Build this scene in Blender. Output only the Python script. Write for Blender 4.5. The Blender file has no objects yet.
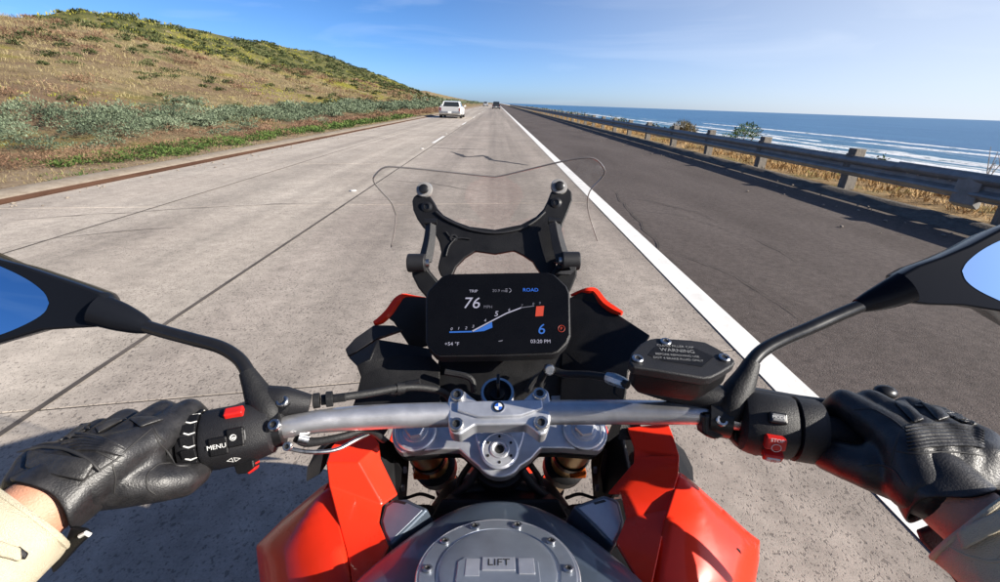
import bpy, bmesh, math, random
import numpy as np
from mathutils import Vector, Matrix, noise
from mathutils.bvhtree import BVHTree
random.seed(7); rng = np.random.default_rng(7)
SC = bpy.context.scene; COL = SC.collection
PI = math.pi
# ------------------------------------------------------------------ camera
F = 450.0; CX, CY = 500.0, 291.0; H = 1.4        # focal length in 1000-pixel units, centre, camera height
ROLL = 2.0; VP = (497.0, 102.8)
def unit(v): v = Vector(v); v.normalize(); return v
_vx, _vy = (VP[0]-CX)/F, (CY-VP[1])/F
_y = unit((_vx, _vy, -1)); _p = unit((_vx+.2, _vy-.2*math.tan(math.radians(ROLL)), -1))
_z = _p.cross(_y); _z.normalize(); _x = _y.cross(_z)
RCW = Matrix((_x, _y, _z))                          # camera -> world
cd = bpy.data.cameras.new('camera'); cam = bpy.data.objects.new('camera', cd); COL.objects.link(cam)
cam.matrix_world = Matrix.Translation((0, 0, H)) @ RCW.to_4x4()
cd.sensor_width = 36; cd.lens = 36*F/1000; cd.clip_start = .02; cd.clip_end = 60000
SC.camera = cam
# ------------------------------------------------------------------ light
SUN_EL, SUN_AZ = math.radians(25.5), math.radians(110)     # azimuth clockwise from straight ahead (+Y): from the sea side
sdir = Vector((math.sin(SUN_AZ)*math.cos(SUN_EL), math.cos(SUN_AZ)*math.cos(SUN_EL), math.sin(SUN_EL)))
sl = bpy.data.lights.new('sun', 'SUN'); sl.energy = 5; sl.angle = math.radians(.5); sl.color = (1, .935, .83)
so = bpy.data.objects.new('sun', sl); COL.objects.link(so)
so.rotation_euler = sdir.to_track_quat('Z', 'Y').to_euler(); so.location = (60, 0, 60)
wd = bpy.data.worlds.new('World'); SC.world = wd; wd.use_nodes = True
nt = wd.node_tree; nt.nodes.clear()
out = nt.nodes.new('ShaderNodeOutputWorld'); bg = nt.nodes.new('ShaderNodeBackground')
sky = nt.nodes.new('ShaderNodeTexSky'); sky.sky_type = 'NISHITA'; sky.sun_disc = False
sky.sun_elevation = SUN_EL; sky.sun_rotation = SUN_AZ; sky.altitude = 30; sky.air_density = .45; sky.dust_density = .8; sky.ozone_density = 4
hs = nt.nodes.new('ShaderNodeHueSaturation'); hs.inputs['Saturation'].default_value = 1.13
tc = nt.nodes.new('ShaderNodeTexCoord'); mp = nt.nodes.new('ShaderNodeMapping'); mp.inputs['Scale'].default_value = (1.2, 2.2, 9)
mp.inputs['Rotation'].default_value = (.1, .25, .3)
nz = nt.nodes.new('ShaderNodeTexNoise'); nz.inputs['Scale'].default_value = 1.6; nz.inputs['Detail'].default_value = 8; nz.inputs['Distortion'].default_value = 1.13
rp = nt.nodes.new('ShaderNodeValToRGB'); rp.color_ramp.elements[0].position = .52; rp.color_ramp.elements[1].position = .85
rp.color_ramp.elements[1].color = (.16, .16, .16, 1)
mx = nt.nodes.new('ShaderNodeMix'); mx.data_type = 'RGBA'; mx.inputs[7].default_value = (7.5, 7.8, 8.2, 1)
L = nt.links.new
L(sky.outputs[0], hs.inputs['Color']); L(hs.outputs[0], mx.inputs[6]); L(tc.outputs['Generated'], mp.inputs[0]); L(mp.outputs[0], nz.inputs[0])
L(nz.outputs['Fac'], rp.inputs[0]); L(rp.outputs[0], mx.inputs[0]); 
# the air is whiter towards the sun's side and near the horizon, as over a hazy sea
nrm = nt.nodes.new('ShaderNodeVectorMath'); nrm.operation = 'NORMALIZE'; L(tc.outputs['Generated'], nrm.inputs[0])
dt_ = nt.nodes.new('ShaderNodeVectorMath'); dt_.operation = 'DOT_PRODUCT'; L(nrm.outputs[0], dt_.inputs[0]); dt_.inputs[1].default_value = (math.sin(SUN_AZ), math.cos(SUN_AZ), 0)
r1 = nt.nodes.new('ShaderNodeMapRange'); r1.interpolation_type = 'SMOOTHSTEP'; L(dt_.outputs['Value'], r1.inputs[0])
for i_, v_ in enumerate((-.58, .72, .0, 1.0)): r1.inputs[i_+1].default_value = v_
sz = nt.nodes.new('ShaderNodeSeparateXYZ'); L(nrm.outputs[0], sz.inputs[0]); r2 = nt.nodes.new('ShaderNodeMapRange'); L(sz.outputs[2], r2.inputs[0])
for i_, v_ in enumerate((.0, .7, .92, .0)): r2.inputs[i_+1].default_value = v_
ml = nt.nodes.new('ShaderNodeMath'); ml.operation = 'MULTIPLY'; L(r1.outputs[0], ml.inputs[0]); L(r2.outputs[0], ml.inputs[1])
hz = nt.nodes.new('ShaderNodeMix'); hz.data_type = 'RGBA'; hz.blend_type = 'LIGHTEN'; hz.inputs[7].default_value = (4.5, 4.85, 5.3, 1)
L(ml.outputs[0], hz.inputs[0]); L(mx.outputs[2], hz.inputs[6]); L(hz.outputs[2], bg.inputs[0]); L(bg.outputs[0], out.inputs[0])
bg.inputs[1].default_value = .092
SC.view_settings.view_transform = 'Standard'; SC.view_settings.look = 'None'; SC.view_settings.exposure = 1.08; SC.view_settings.gamma = 1
SC.view_settings.use_curve_mapping = False
SC.cycles.max_bounces = 8; SC.cycles.transparent_max_bounces = 12; SC.cycles.use_denoising = True; SC.cycles.caustics_reflective = False; SC.cycles.caustics_refractive = False
# ------------------------------------------------------------------ materials
def mat(name, col, rough=.6, metal=0, var=0, vscale=8, bump=0, bscale=80, coat=0, spec=.5, emit=None, col2=None, sc=(1, 1, 1), alpha=None, aniso=0, detail=4):
    m = bpy.data.materials.new(name); m.use_nodes = True; n = m.node_tree.nodes; l = m.node_tree.links.new
    b = n['Principled BSDF']; b.inputs['Roughness'].default_value = rough; b.inputs['Metallic'].default_value = metal
    b.inputs['Base Color'].default_value = (*col, 1); b.inputs['Specular IOR Level'].default_value = spec
    b.inputs['Coat Weight'].default_value = coat; b.inputs['Coat Roughness'].default_value = .06
    if emit: b.inputs['Emission Color'].default_value = (*emit[:3], 1); b.inputs['Emission Strength'].default_value = emit[3]
    if var or bump:
        t = n.new('ShaderNodeTexCoord'); mpn = n.new('ShaderNodeMapping'); mpn.inputs['Scale'].default_value = sc; l(t.outputs['Object'], mpn.inputs[0])
    if var:
        z = n.new('ShaderNodeTexNoise'); z.inputs['Scale'].default_value = vscale; z.inputs['Detail'].default_value = detail; z.inputs['Roughness'].default_value = .65
        l(mpn.outputs[0], z.inputs[0]); r = n.new('ShaderNodeValToRGB'); r.color_ramp.elements[0].position = .3; r.color_ramp.elements[1].position = .7
        c2 = col2 or tuple(c*(1-var) for c in col); r.color_ramp.elements[0].color = (*c2, 1); r.color_ramp.elements[1].color = (*[min(1, c*(1+var*.5)) for c in col], 1)
        l(z.outputs['Fac'], r.inputs[0]); l(r.outputs[0], b.inputs['Base Color'])
        mr = n.new('ShaderNodeMapRange'); mr.inputs[3].default_value = max(0, rough-.12); mr.inputs[4].default_value = min(1, rough+.12); l(z.outputs['Fac'], mr.inputs[0]); l(mr.outputs[0], b.inputs['Roughness'])
    if bump:
        z2 = n.new('ShaderNodeTexNoise'); z2.inputs['Scale'].default_value = bscale; z2.inputs['Detail'].default_value = 5; l(mpn.outputs[0], z2.inputs[0])
        bp = n.new('ShaderNodeBump'); bp.inputs['Strength'].default_value = bump; bp.inputs['Distance'].default_value = .002 if bscale > 30 else .02
        l(z2.outputs['Fac'], bp.inputs['Height']); l(bp.outputs[0], b.inputs['Normal'])
    return m
M = dict(
 black=mat('black_plastic', (.007, .007, .008), .45, spec=.25, var=.25, vscale=40, bump=.25, bscale=900),
 black2=mat('grey_black_plastic', (.013, .013, .015), .5, spec=.35, var=.2, vscale=30, bump=.35, bscale=1200),
 satin=mat('satin_black_metal', (.010, .010, .011), .33, spec=.4, var=.15, vscale=60),
 rubber=mat('rubber', (.011, .011, .012), .6, spec=.35, var=.2, vscale=50, bump=.3, bscale=500),
 gloss=mat('screen_glass', (.0025, .0025, .003), .28, spec=.22, var=.1, vscale=30),
 alu=mat('anodised_aluminium', (.66, .67, .70), .40, .8, var=.12, vscale=60, bump=.12, bscale=1500),
 bar=mat('bar_aluminium', (.62, .62, .64), .36, .85, var=.12, vscale=50, bump=.1, bscale=900),
 steel=mat('polished_steel', (.62, .62, .63), .2, 1, var=.1, vscale=90),
 bolt=mat('bolt_steel', (.5, .5, .5), .3, 1, var=.25, vscale=200),
 dark=mat('bolt_recess', (.01, .01, .01), .6),
 gold=mat('gold_fork', (.72, .45, .14), .32, .9, var=.15, vscale=60),
 orange=mat('orange_anodised', (.55, .12, .02), .3, .6, var=.15, vscale=60),
 red=mat('red_paint', (.72, .030, .010), .3, var=.04, vscale=18, spec=.2, coat=.2),
 redplast=mat('red_plastic', (.55, .015, .012), .4, var=.15, vscale=60),
 white=mat('white_print', (.72, .72, .70), .5),
 grey=mat('grey_print', (.2, .2, .2), .5),
 tank=mat('tank_paint', (.085, .110, .145), .42, .45, var=.14, vscale=14, coat=.35, bump=.06, bscale=1500),
 capm=mat('cap_metal', (.32, .355, .41), .4, .7, var=.12, vscale=30, bump=.06, bscale=1200),
 mirror=mat('mirror_glass', (.34, .50, .66), .02, 1),
 leather=mat('black_leather', (.020, .019, .020), .42, var=.35, vscale=90, bump=.2, bscale=700, col2=(.009, .009, .010)),
 leather2=mat('worn_leather', (.026, .025, .025), .36, var=.35, vscale=140, bump=.3, bscale=600),
 skin=mat('skin', (.50, .25, .165), .5, var=.12, vscale=60, bump=.4, bscale=700),
 cream=mat('cream_canvas', (.60, .53, .385), .85, var=.1, vscale=35, bump=.9, bscale=1500),
 creamseam=mat('cream_stitch', (.42, .37, .27), .9),
 helmet=mat('helmet_paint', (.03, .03, .035), .25, coat=.6),
 denim=mat('trouser_cloth', (.035, .038, .045), .85, var=.2, vscale=60, bump=.6, bscale=900),
 blue=mat('blue_print', (.02, .09, .40), .4, emit=(.03, .16, .75, .05)),
 scrw=mat('screen_white', (.20, .20, .25), .5, emit=(.5, .52, .68, .06)),
 scrg=mat('screen_grey', (.07, .07, .09), .5, emit=(.5, .52, .6, .02)),
 scrb=mat('screen_blue', (.012, .06, .22), .5, emit=(.02, .2, .9, .09)),
 scrr=mat('screen_red', (.26, .025, .01), .5, emit=(.9, .07, .02, .08)),
 tyre=mat('tyre_rubber', (.018, .018, .018), .8, bump=.5, bscale=200),
 carwhite=mat('white_car_paint', (.74, .74, .72), .3, var=.06, vscale=3, coat=.5),
 cargrey=mat('silver_car_paint', (.36, .37, .39), .3, .3, var=.06, vscale=3, coat=.5),
 cardark=mat('dark_car_paint', (.02, .022, .028), .3, var=.06, vscale=3, coat=.5),
 cargate=mat('shaded_tailgate', (.42, .42, .42), .4, var=.06, vscale=4),  # grey copy of the white car's paint, rear shade put into the colour
 carglass=mat('car_glass', (.02, .024, .026), .08, spec=.6),
 chrome=mat('chrome', (.5, .5, .5), .2, 1),
 lamp=mat('tail_lamp', (.14, .008, .008), .25),
 galv=mat('weathered_steel', (.27, .26, .245), .55, .3, var=.3, vscale=5, bump=.2, bscale=40),
 wood=mat('weathered_post', (.20, .175, .145), .85, var=.45, vscale=5, bump=.7, bscale=25, sc=(4, 4, .6)),
 mirrorshell=mat('mirror_shell', (.007, .008, .011), .2, spec=.06),
 asphalt=None)
# ------------------------------------------------------------------ mesh helpers
def link(o, parent=None):
    COL.objects.link(o)
    if parent is not None: o.parent = parent
    return o
def smooth(me, ang=40):
    me.shade_smooth() if hasattr(me, 'shade_smooth') else None
    try: me.set_sharp_from_angle(angle=math.radians(ang))
    except Exception: pass
def mk(name, vf, m, parent=None, sm=True, bevel=0, solid=0, sub=0, ang=40, seg=2):
    v, f = vf; me = bpy.data.meshes.new(name); me.from_pydata([tuple(p) for p in v], [], [tuple(q) for q in f]); me.validate()
    bm = bmesh.new(); bm.from_mesh(me); bmesh.ops.recalc_face_normals(bm, faces=bm.faces); bm.to_mesh(me); bm.free()
    me.materials.append(m)
    if sm: smooth(me, ang)
    o = bpy.data.objects.new(name, me); link(o, parent)
    if solid: q = o.modifiers.new('solid', 'SOLIDIFY'); q.thickness = solid; q.offset = 0
    if bevel:
        q = o.modifiers.new('bevel', 'BEVEL'); q.width = bevel; q.segments = seg; q.limit_method = 'ANGLE'; q.angle_limit = math.radians(30); q.harden_normals = True
    if sub: q = o.modifiers.new('sub', 'SUBSURF'); q.levels = q.render_levels = sub
    return o
def cat(*vs):
    V, Fc = [], []
    for v, f in vs:
        k = len(V); V += list(v); Fc += [tuple(i+k for i in q) for q in f]
    return V, Fc
def box(c, s, R=None):
    c = Vector(c); v = []
    for dx in (-.5, .5):
        for dy in (-.5, .5):
            for dz in (-.5, .5):
                p = Vector((dx*s[0], dy*s[1], dz*s[2])); v.append(c+(R @ p if R else p))
    return v, [(0, 1, 3, 2), (4, 6, 7, 5), (0, 4, 5, 1), (2, 3, 7, 6), (0, 2, 6, 4), (1, 5, 7, 3)]
def catmull(P, k=6):
    P = [Vector(p) for p in P]; Q = [P[0]*2-P[1]]+P+[P[-1]*2-P[-2]]; o = []
    for i in range(1, len(Q)-2):
        a, b, c, d = Q[i-1:i+3]
        for j in range(k):
            t = j/k; o.append(.5*((2*b)+(c-a)*t+(2*a-5*b+4*c-d)*t*t+(3*b-a-3*c+d)*t**3))
    o.append(P[-1]); return o
def tube(P, r, n=12, k=0, capped=True, flat=1.0, up=None):
    P = [Vector(p) for p in P]; R = list(r) if hasattr(r, '__len__') else [r]*len(P)
    if k:
        tt = np.linspace(0, len(R)-1, (len(P)-1)*k+1); R = list(np.interp(tt, range(len(R)), R)); P = catmull(P, k)
    V, Fc = [], []; u = None
    for i, p in enumerate(P):
        t = (P[min(i+1, len(P)-1)]-P[max(i-1, 0)]).normalized()
        if u is None:
            a = Vector(up) if up is not None else (Vector((0, 0, 1)) if abs(t.z) < .9 else Vector((1, 0, 0))); u = a
        u = (u-t*u.dot(t)).normalized(); w = t.cross(u)
        for j in range(n):
            q = 2*PI*j/n; V.append(p+u*math.cos(q)*R[i]*flat+w*math.sin(q)*R[i])
    for i in range(len(P)-1):
        for j in range(n):
            a = i*n+j; b = i*n+(j+1) % n; Fc.append((a, b, b+n, a+n))
    if capped: Fc.append(tuple(range(n))[::-1]); Fc.append(tuple((len(P)-1)*n+j for j in range(n)))
    return V, Fc
def frame(ax, hint=(1, 0, 0)):
    ax = unit(ax); h = Vector(hint); h = Vector((0, 0, 1)) if h.cross(ax).length < 1e-3 else h; u = (h-ax*h.dot(ax)).normalized(); return u, ax.cross(u), ax
def lathe(c, ax, prof, n=32, hint=(1, 0, 0), sq=0, sx=1.0):
    u, v, w = frame(ax, hint); c = Vector(c); V, Fc = [], []
    for r, h in prof:
        for j in range(n):
            q = 2*PI*j/n; cs, sn = math.cos(q), math.sin(q)
            k = 1+sq*(1/max(abs(cs), abs(sn))-1)
            V.append(c+u*cs*r*k*sx+v*sn*r*k+w*h)
    m = len(prof)
    for i in range(m-1):
        for j in range(n):
            a = i*n+j; b = i*n+(j+1) % n; Fc.append((a, b, b+n, a+n))
    Fc.append(tuple(range(n))[::-1]); Fc.append(tuple((m-1)*n+j for j in range(n)))
    return V, Fc
def prism(top, off):
    n = len(top); top = [Vector(p) for p in top]; off = Vector(off); V = top+[p+off for p in top]
    Fc = [tuple(range(n)), tuple(range(n, 2*n))[::-1]]+[(i, i+n, (i+1) % n+n, (i+1) % n) for i in range(n)]
    return V, Fc
def loft(rings, closed=True, caps=True):
    n = len(rings[0]); V = [Vector(p) for r in rings for p in r]; Fc = []
    for i in range(len(rings)-1):
        for j in range(n if closed else n-1):
            a = i*n+j; b = i*n+(j+1) % n; Fc.append((a, b, b+n, a+n))
    if caps and closed: Fc.append(tuple(range(n))[::-1]); Fc.append(tuple((len(rings)-1)*n+j for j in range(n)))
    return V, Fc
def ball(c, r, n=12, m=8, s=(1, 1, 1)):
    c = Vector(c); V = [c+Vector((0, 0, r*s[2]))]; Fc = []
    for i in range(1, m):
        a = PI*i/m
        for j in range(n): b = 2*PI*j/n; V.append(c+Vector((r*s[0]*math.sin(a)*math.cos(b), r*s[1]*math.sin(a)*math.sin(b), r*s[2]*math.cos(a))))
    V.append(c-Vector((0, 0, r*s[2]))); e = len(V)-1
    for j in range(n): Fc.append((0, 1+j, 1+(j+1) % n)); Fc.append((e, e-n+(j+1) % n, e-n+j))
    for i in range(m-2):
        for j in range(n): a = 1+i*n+j; b = 1+i*n+(j+1) % n; Fc.append((a, a+n, b+n, b))
    return V, Fc
def evald(o):
    dg = bpy.context.evaluated_depsgraph_get(); dg.update(); return bpy.data.meshes.new_from_object(o.evaluated_get(dg))
def bones(name, B, m, parent, vox=.003, it=6):
    """one continuous skin over tapered bones: union of capsules, remeshed and smoothed"""
    parts = []
    for p0, r0, p1, r1 in B:
        parts += [ball(p0, r0), ball(p1, r1)]
        if (Vector(p1)-Vector(p0)).length > 1e-4: parts.append(tube([p0, p1], [r0, r1], n=14))
    o = mk(name, cat(*parts), m, None, sm=False)
    q = o.modifiers.new('r', 'REMESH'); q.mode = 'VOXEL'; q.voxel_size = vox; q.use_smooth_shade = True
    q = o.modifiers.new('s', 'SMOOTH'); q.iterations = it; q.factor = .5
    me = evald(o); old = o.data; o.modifiers.clear(); o.data = me; bpy.data.meshes.remove(old)
    if not me.materials: me.materials.append(m)
    me.shade_smooth(); o.parent = parent
    return o
FONT = None
def text(s, name, c, u, v, h, m, parent, extr=.0001, align='CENTER', shear=0, bold=0):
    cu = bpy.data.curves.new(name, 'FONT'); cu.body = s; cu.size = h; cu.align_x = align; cu.align_y = 'CENTER'; cu.extrude = extr; cu.shear = shear; cu.offset = bold; cu.resolution_u = 3
    t = bpy.data.objects.new(name, cu); COL.objects.link(t); me = evald(t); bpy.data.objects.remove(t); bpy.data.curves.remove(cu)
    u = unit(u); v = Vector(v); v = (v-u*v.dot(u)).normalized(); w = u.cross(v)
    me.transform(Matrix.Translation(Vector(c)) @ Matrix((u, v, w)).transposed().to_4x4()); me.materials.clear(); me.materials.append(m)
    o = bpy.data.objects.new(name, me); return link(o, parent)
def empty(name, loc=(0, 0, 0)):
    o = bpy.data.objects.new(name, None); o.location = loc; COL.objects.link(o); return o
def tag(o, label=None, category=None, group=None, kind=None):
    for k, v in (('label', label), ('category', category), ('group', group), ('kind', kind)):
        if v: o[k] = v
    return o
def dup(o, parent=None, **kw):
    c = o.copy(); COL.objects.link(c); c.parent = parent
    for ch in list(o.children): dup(ch, c)
    return c
# ------------------------------------------------------------------ ground point under a pixel of the level camera fit (used for laying out the road)
def ground(px, py, z=0):
    d = RCW @ Vector(((px-CX)/F, (CY-py)/F, -1)); return Vector((0, 0, H))+d*((z-H)/d.z)
class NT:
    """tiny node helper working on world position"""
    def __init__(s, name):
        s.m = bpy.data.materials.new(name); s.m.use_nodes = True; s.n = s.m.node_tree.nodes; s.l = s.m.node_tree.links.new
        s.b = s.n['Principled BSDF']; s.geo = s.n.new('ShaderNodeNewGeometry').outputs['Position']
    def map(s, sc=(1, 1, 1), src=None, rot=(0, 0, 0)):
        q = s.n.new('ShaderNodeMapping'); q.inputs['Scale'].default_value = sc; q.inputs['Rotation'].default_value = rot; s.l(src or s.geo, q.inputs[0]); return q.outputs[0]
    def noise(s, scale, v=None, detail=5, rough=.6, dist=0):
        q = s.n.new('ShaderNodeTexNoise'); q.inputs['Scale'].default_value = scale; q.inputs['Detail'].default_value = detail; q.inputs['Roughness'].default_value = rough; q.inputs['Distortion'].default_value = dist
        s.l(v or s.geo, q.inputs[0]); return q.outputs['Fac']
    def vor(s, scale, v=None, feat='F1', rnd=1, out='Distance'):
        q = s.n.new('ShaderNodeTexVoronoi'); q.inputs['Scale'].default_value = scale; q.feature = feat; q.inputs['Randomness'].default_value = rnd; s.l(v or s.geo, q.inputs[0]); return q.outputs[out]
    def ramp(s, x, stops):
        q = s.n.new('ShaderNodeValToRGB'); e = q.color_ramp.elements
        while len(e) < len(stops): e.new(.5)
        for i, (p, c) in enumerate(stops): e[i].position = p; e[i].color = (*c, 1) if hasattr(c, '__len__') else (c, c, c, 1)
        s.l(x, q.inputs[0]); return q.outputs[0]
    def mix(s, f, a, b, mode='MIX'):
        q = s.n.new('ShaderNodeMix'); q.data_type = 'RGBA'; q.blend_type = mode
        for i, x in ((0, f), (6, a), (7, b)):
            if hasattr(x, 'is_output'): s.l(x, q.inputs[i])
            elif i == 0: q.inputs[0].default_value = x
            else: q.inputs[i].default_value = (*x, 1) if hasattr(x, '__len__') else (x, x, x, 1)
        return q.outputs[2]
    def math(s, op, a, b=0, c=0, clamp=False):
        q = s.n.new('ShaderNodeMath'); q.operation = op; q.use_clamp = clamp
        for i, x in enumerate((a, b, c)):
            if hasattr(x, 'is_output'): s.l(x, q.inputs[i])
            else: q.inputs[i].default_value = x
        return q.outputs[0]
    def sep(s):
        q = s.n.new('ShaderNodeSeparateXYZ'); s.l(s.geo, q.inputs[0]); return q.outputs
    def rng(s, x, a, b, c=0, d=1):
        q = s.n.new('ShaderNodeMapRange'); q.interpolation_type = 'SMOOTHSTEP'
        for i, y in enumerate((a, b, c, d)): q.inputs[i+1].default_value = y
        s.l(x, q.inputs[0]); return q.outputs[0]
    def bump(s, h, strength=.5, dist=.01):
        q = s.n.new('ShaderNodeBump'); q.inputs['Strength'].default_value = strength; q.inputs['Distance'].default_value = dist; s.l(h, q.inputs['Height']); s.l(q.outputs[0], s.b.inputs['Normal'])
    def fin(s, col, rough=.8, spec=.3):
        s.l(col, s.b.inputs['Base Color'])
        if hasattr(rough, 'is_output'): s.l(rough, s.b.inputs['Roughness'])
        else: s.b.inputs['Roughness'].default_value = rough
        s.b.inputs['Specular IOR Level'].default_value = spec; return s.m
def concrete_mat():
    t = NT('aggregate_concrete'); objr = t.n.new('ShaderNodeObjectInfo').outputs['Random']
    base = t.ramp(t.noise(.7, t.map((1, .35, 1)), 6), [(.3, (.40, .345, .292)), (.7, (.50, .442, .376))])
    # worn wheel tracks and oil strip run along the lanes
    tr = t.noise(1.1, t.map((1.3, .02, 1)), 3); base = t.mix(1, base, t.ramp(tr, [(.35, .74), (.62, 1.10)]), 'MULTIPLY')
    mid = t.noise(9, None, 6, .75); base = t.mix(1, base, t.ramp(mid, [(.3, .72), (.72, 1.16)]), 'MULTIPLY')
    w = t.map((1, .72, 1)); cell = t.vor(90, w, out='Color'); cs = t.n.new('ShaderNodeSeparateColor'); t.l(cell, cs.inputs[0])
    pm = t.noise(2.5, None, 3); p1_ = t.rng(t.math('ADD', t.noise(56, w, 3, .55, 0), t.math('MULTIPLY', pm, .16)), .66, .73); p2_ = t.rng(t.math('ADD', t.noise(105, w, 2, .5, 0), t.math('MULTIPLY', pm, .12)), .64, .74)
    pit = t.math('MAXIMUM', p1_, t.math('MULTIPLY', p2_, .75))
    fine = t.noise(190, None, 3, .7)
    base = t.mix(t.math('MULTIPLY', pit, .6), base, (.11, .092, .08))
    lig = t.math('MULTIPLY', t.rng(t.vor(90, w), .1, .3, 1, 0), t.math('GREATER_THAN', cs.outputs[1], .8)); base = t.mix(t.math('MULTIPLY', lig, .30), base, (.50, .45, .38))
    base = t.mix(1, base, t.ramp(fine, [(.25, .82), (.75, 1.14)]), 'MULTIPLY')
    st = t.noise(2.3, t.map((1, 1, 1)), 4); base = t.mix(t.rng(st, .66, .78, 0, .35), base, (.17, .145, .12))
    base = t.mix(1, base, t.ramp(objr, [(0, .95), (1, 1.04)]), 'MULTIPLY')
    sx_ = t.math('ADD', t.sep()[0], t.math('MULTIPLY', t.noise(1.2, t.map((1, .1, 1)), 4), .25)); base = t.mix(t.rng(sx_, -2.1, -1.6), base, t.mix(1, base, (.73, .72, .73), 'MULTIPLY'))
    blot = t.noise(.9, None, 6, .7); base = t.mix(1, base, t.ramp(blot, [(.35, .84), (.65, 1.07)]), 'MULTIPLY')
    t.bump(t.math('SUBTRACT', t.math('MULTIPLY', fine, .5), pit), .4, .004); return t.fin(base, .85, .25)
def asphalt_mat():
    t = NT('worn_asphalt'); base = t.ramp(t.noise(.8, t.map((1, .3, 1)), 6), [(.3, (.066, .053, .047)), (.68, (.104, .086, .078))])
    base = t.mix(1, base, t.ramp(t.noise(14, None, 6, .8), [(.3, .62), (.7, 1.32)]), 'MULTIPLY')
    w = t.map((1, .85, 1)); v = t.vor(95, w); g = t.rng(v, .15, .4, 1, 0); cc = t.n.new('ShaderNodeSeparateColor'); t.l(t.vor(95, w, out='Color'), cc.inputs[0])
    base = t.mix(t.math('MULTIPLY', g, t.math('MULTIPLY', t.math('GREATER_THAN', cc.outputs[0], .72), .55)), base, (.2, .18, .165))
    base = t.mix(t.math('MULTIPLY', g, t.math('MULTIPLY', t.math('LESS_THAN', cc.outputs[0], .3), .6)), base, (.025, .022, .02))
    sp = t.sep(); dirt = t.math('MULTIPLY', t.rng(sp[0], 5.2, 6.9), t.noise(3, None, 5)); base = t.mix(t.math('MULTIPLY', dirt, .55), base, (.17, .145, .115))
    base = t.mix(t.rng(t.noise(1.3, t.map((1, .6, 1)), 3), .62, .8, 0, .4), base, (.04, .036, .034))
    t.bump(t.math('SUBTRACT', t.noise(140, None, 3), g), .6, .004); return t.fin(base, .88, .2)
M['concrete'] = concrete_mat(); M['asphalt'] = asphalt_mat()
def ground_mat():
    t = NT('coastal_ground'); sp = t.sep()
    tan = t.ramp(t.noise(.35, None, 8, .7), [(.3, (.16, .115, .066)), (.5, (.225, .17, .095)), (.7, (.28, .23, .13))])
    tan = t.mix(1, tan, t.ramp(t.noise(3.5, None, 8, .8), [(.3, .62), (.7, 1.25)]), 'MULTIPLY')
    br = t.rng(t.noise(.16, t.map((1, .7, 1)), 5), .46, .60); tan = t.mix(t.math('MULTIPLY', br, .75), tan, (.145, .095, .062))
    yel = t.rng(t.noise(.075, t.map((1.2, .8, 1), rot=(0, 0, .5)), 6, .7), .54, .64); col = t.mix(t.math('MULTIPLY', yel, .85), tan, (.20, .18, .032))
    grn = t.rng(t.noise(.11, t.map((1, .8, 1), rot=(0, 0, -.7)), 7, .75), .54, .62); col = t.mix(t.math('MULTIPLY', grn, .8), col, (.075, .085, .032))
    far = t.rng(sp[0], -50, -62); gg = t.ramp(t.noise(.09, None, 8, .75), [(.35, (.045, .055, .022)), (.52, (.085, .085, .03)), (.62, (.17, .15, .045)), (.75, (.17, .13, .075))])
    gg = t.mix(t.rng(t.noise(.35, None, 8, .8), .55, .62), gg, (.20, .16, .11)); col = t.mix(far, col, gg)
    verge = t.math('MULTIPLY', t.rng(sp[0], -9.6, -8.2), t.rng(sp[0], 0, -1, 0, 1)); col = t.mix(verge, col, t.ramp(t.noise(5, None, 8, .8), [(.35, (.19, .125, .075)), (.7, (.36, .29, .20))]))
    rs = t.rng(sp[0], 6, 7); rc = t.ramp(t.noise(1.6, None, 8, .8), [(.3, (.15, .095, .05)), (.5, (.30, .20, .10)), (.72, (.42, .32, .19))])
    rc = t.mix(t.math('MULTIPLY', t.rng(t.noise(.9, None, 4), .52, .6), .5), rc, (.16, .15, .05)); col = t.mix(rs, col, rc)
    beach = t.rng(sp[0], 40, 60); sand = t.ramp(t.noise(.05, t.map((1, .2, 1)), 5), [(.3, (.30, .25, .185)), (.7, (.42, .36, .28))]); col = t.mix(beach, col, sand)
    t.bump(t.noise(6, None, 8, .8), .8, .12); return t.fin(col, .95, .1)
LX = [0, 6.6, 7.4, 9, 10, 13, 16, 25, 36, 44, 52, 60, 75, 90, 110, 150, 400, 3000]
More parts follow.
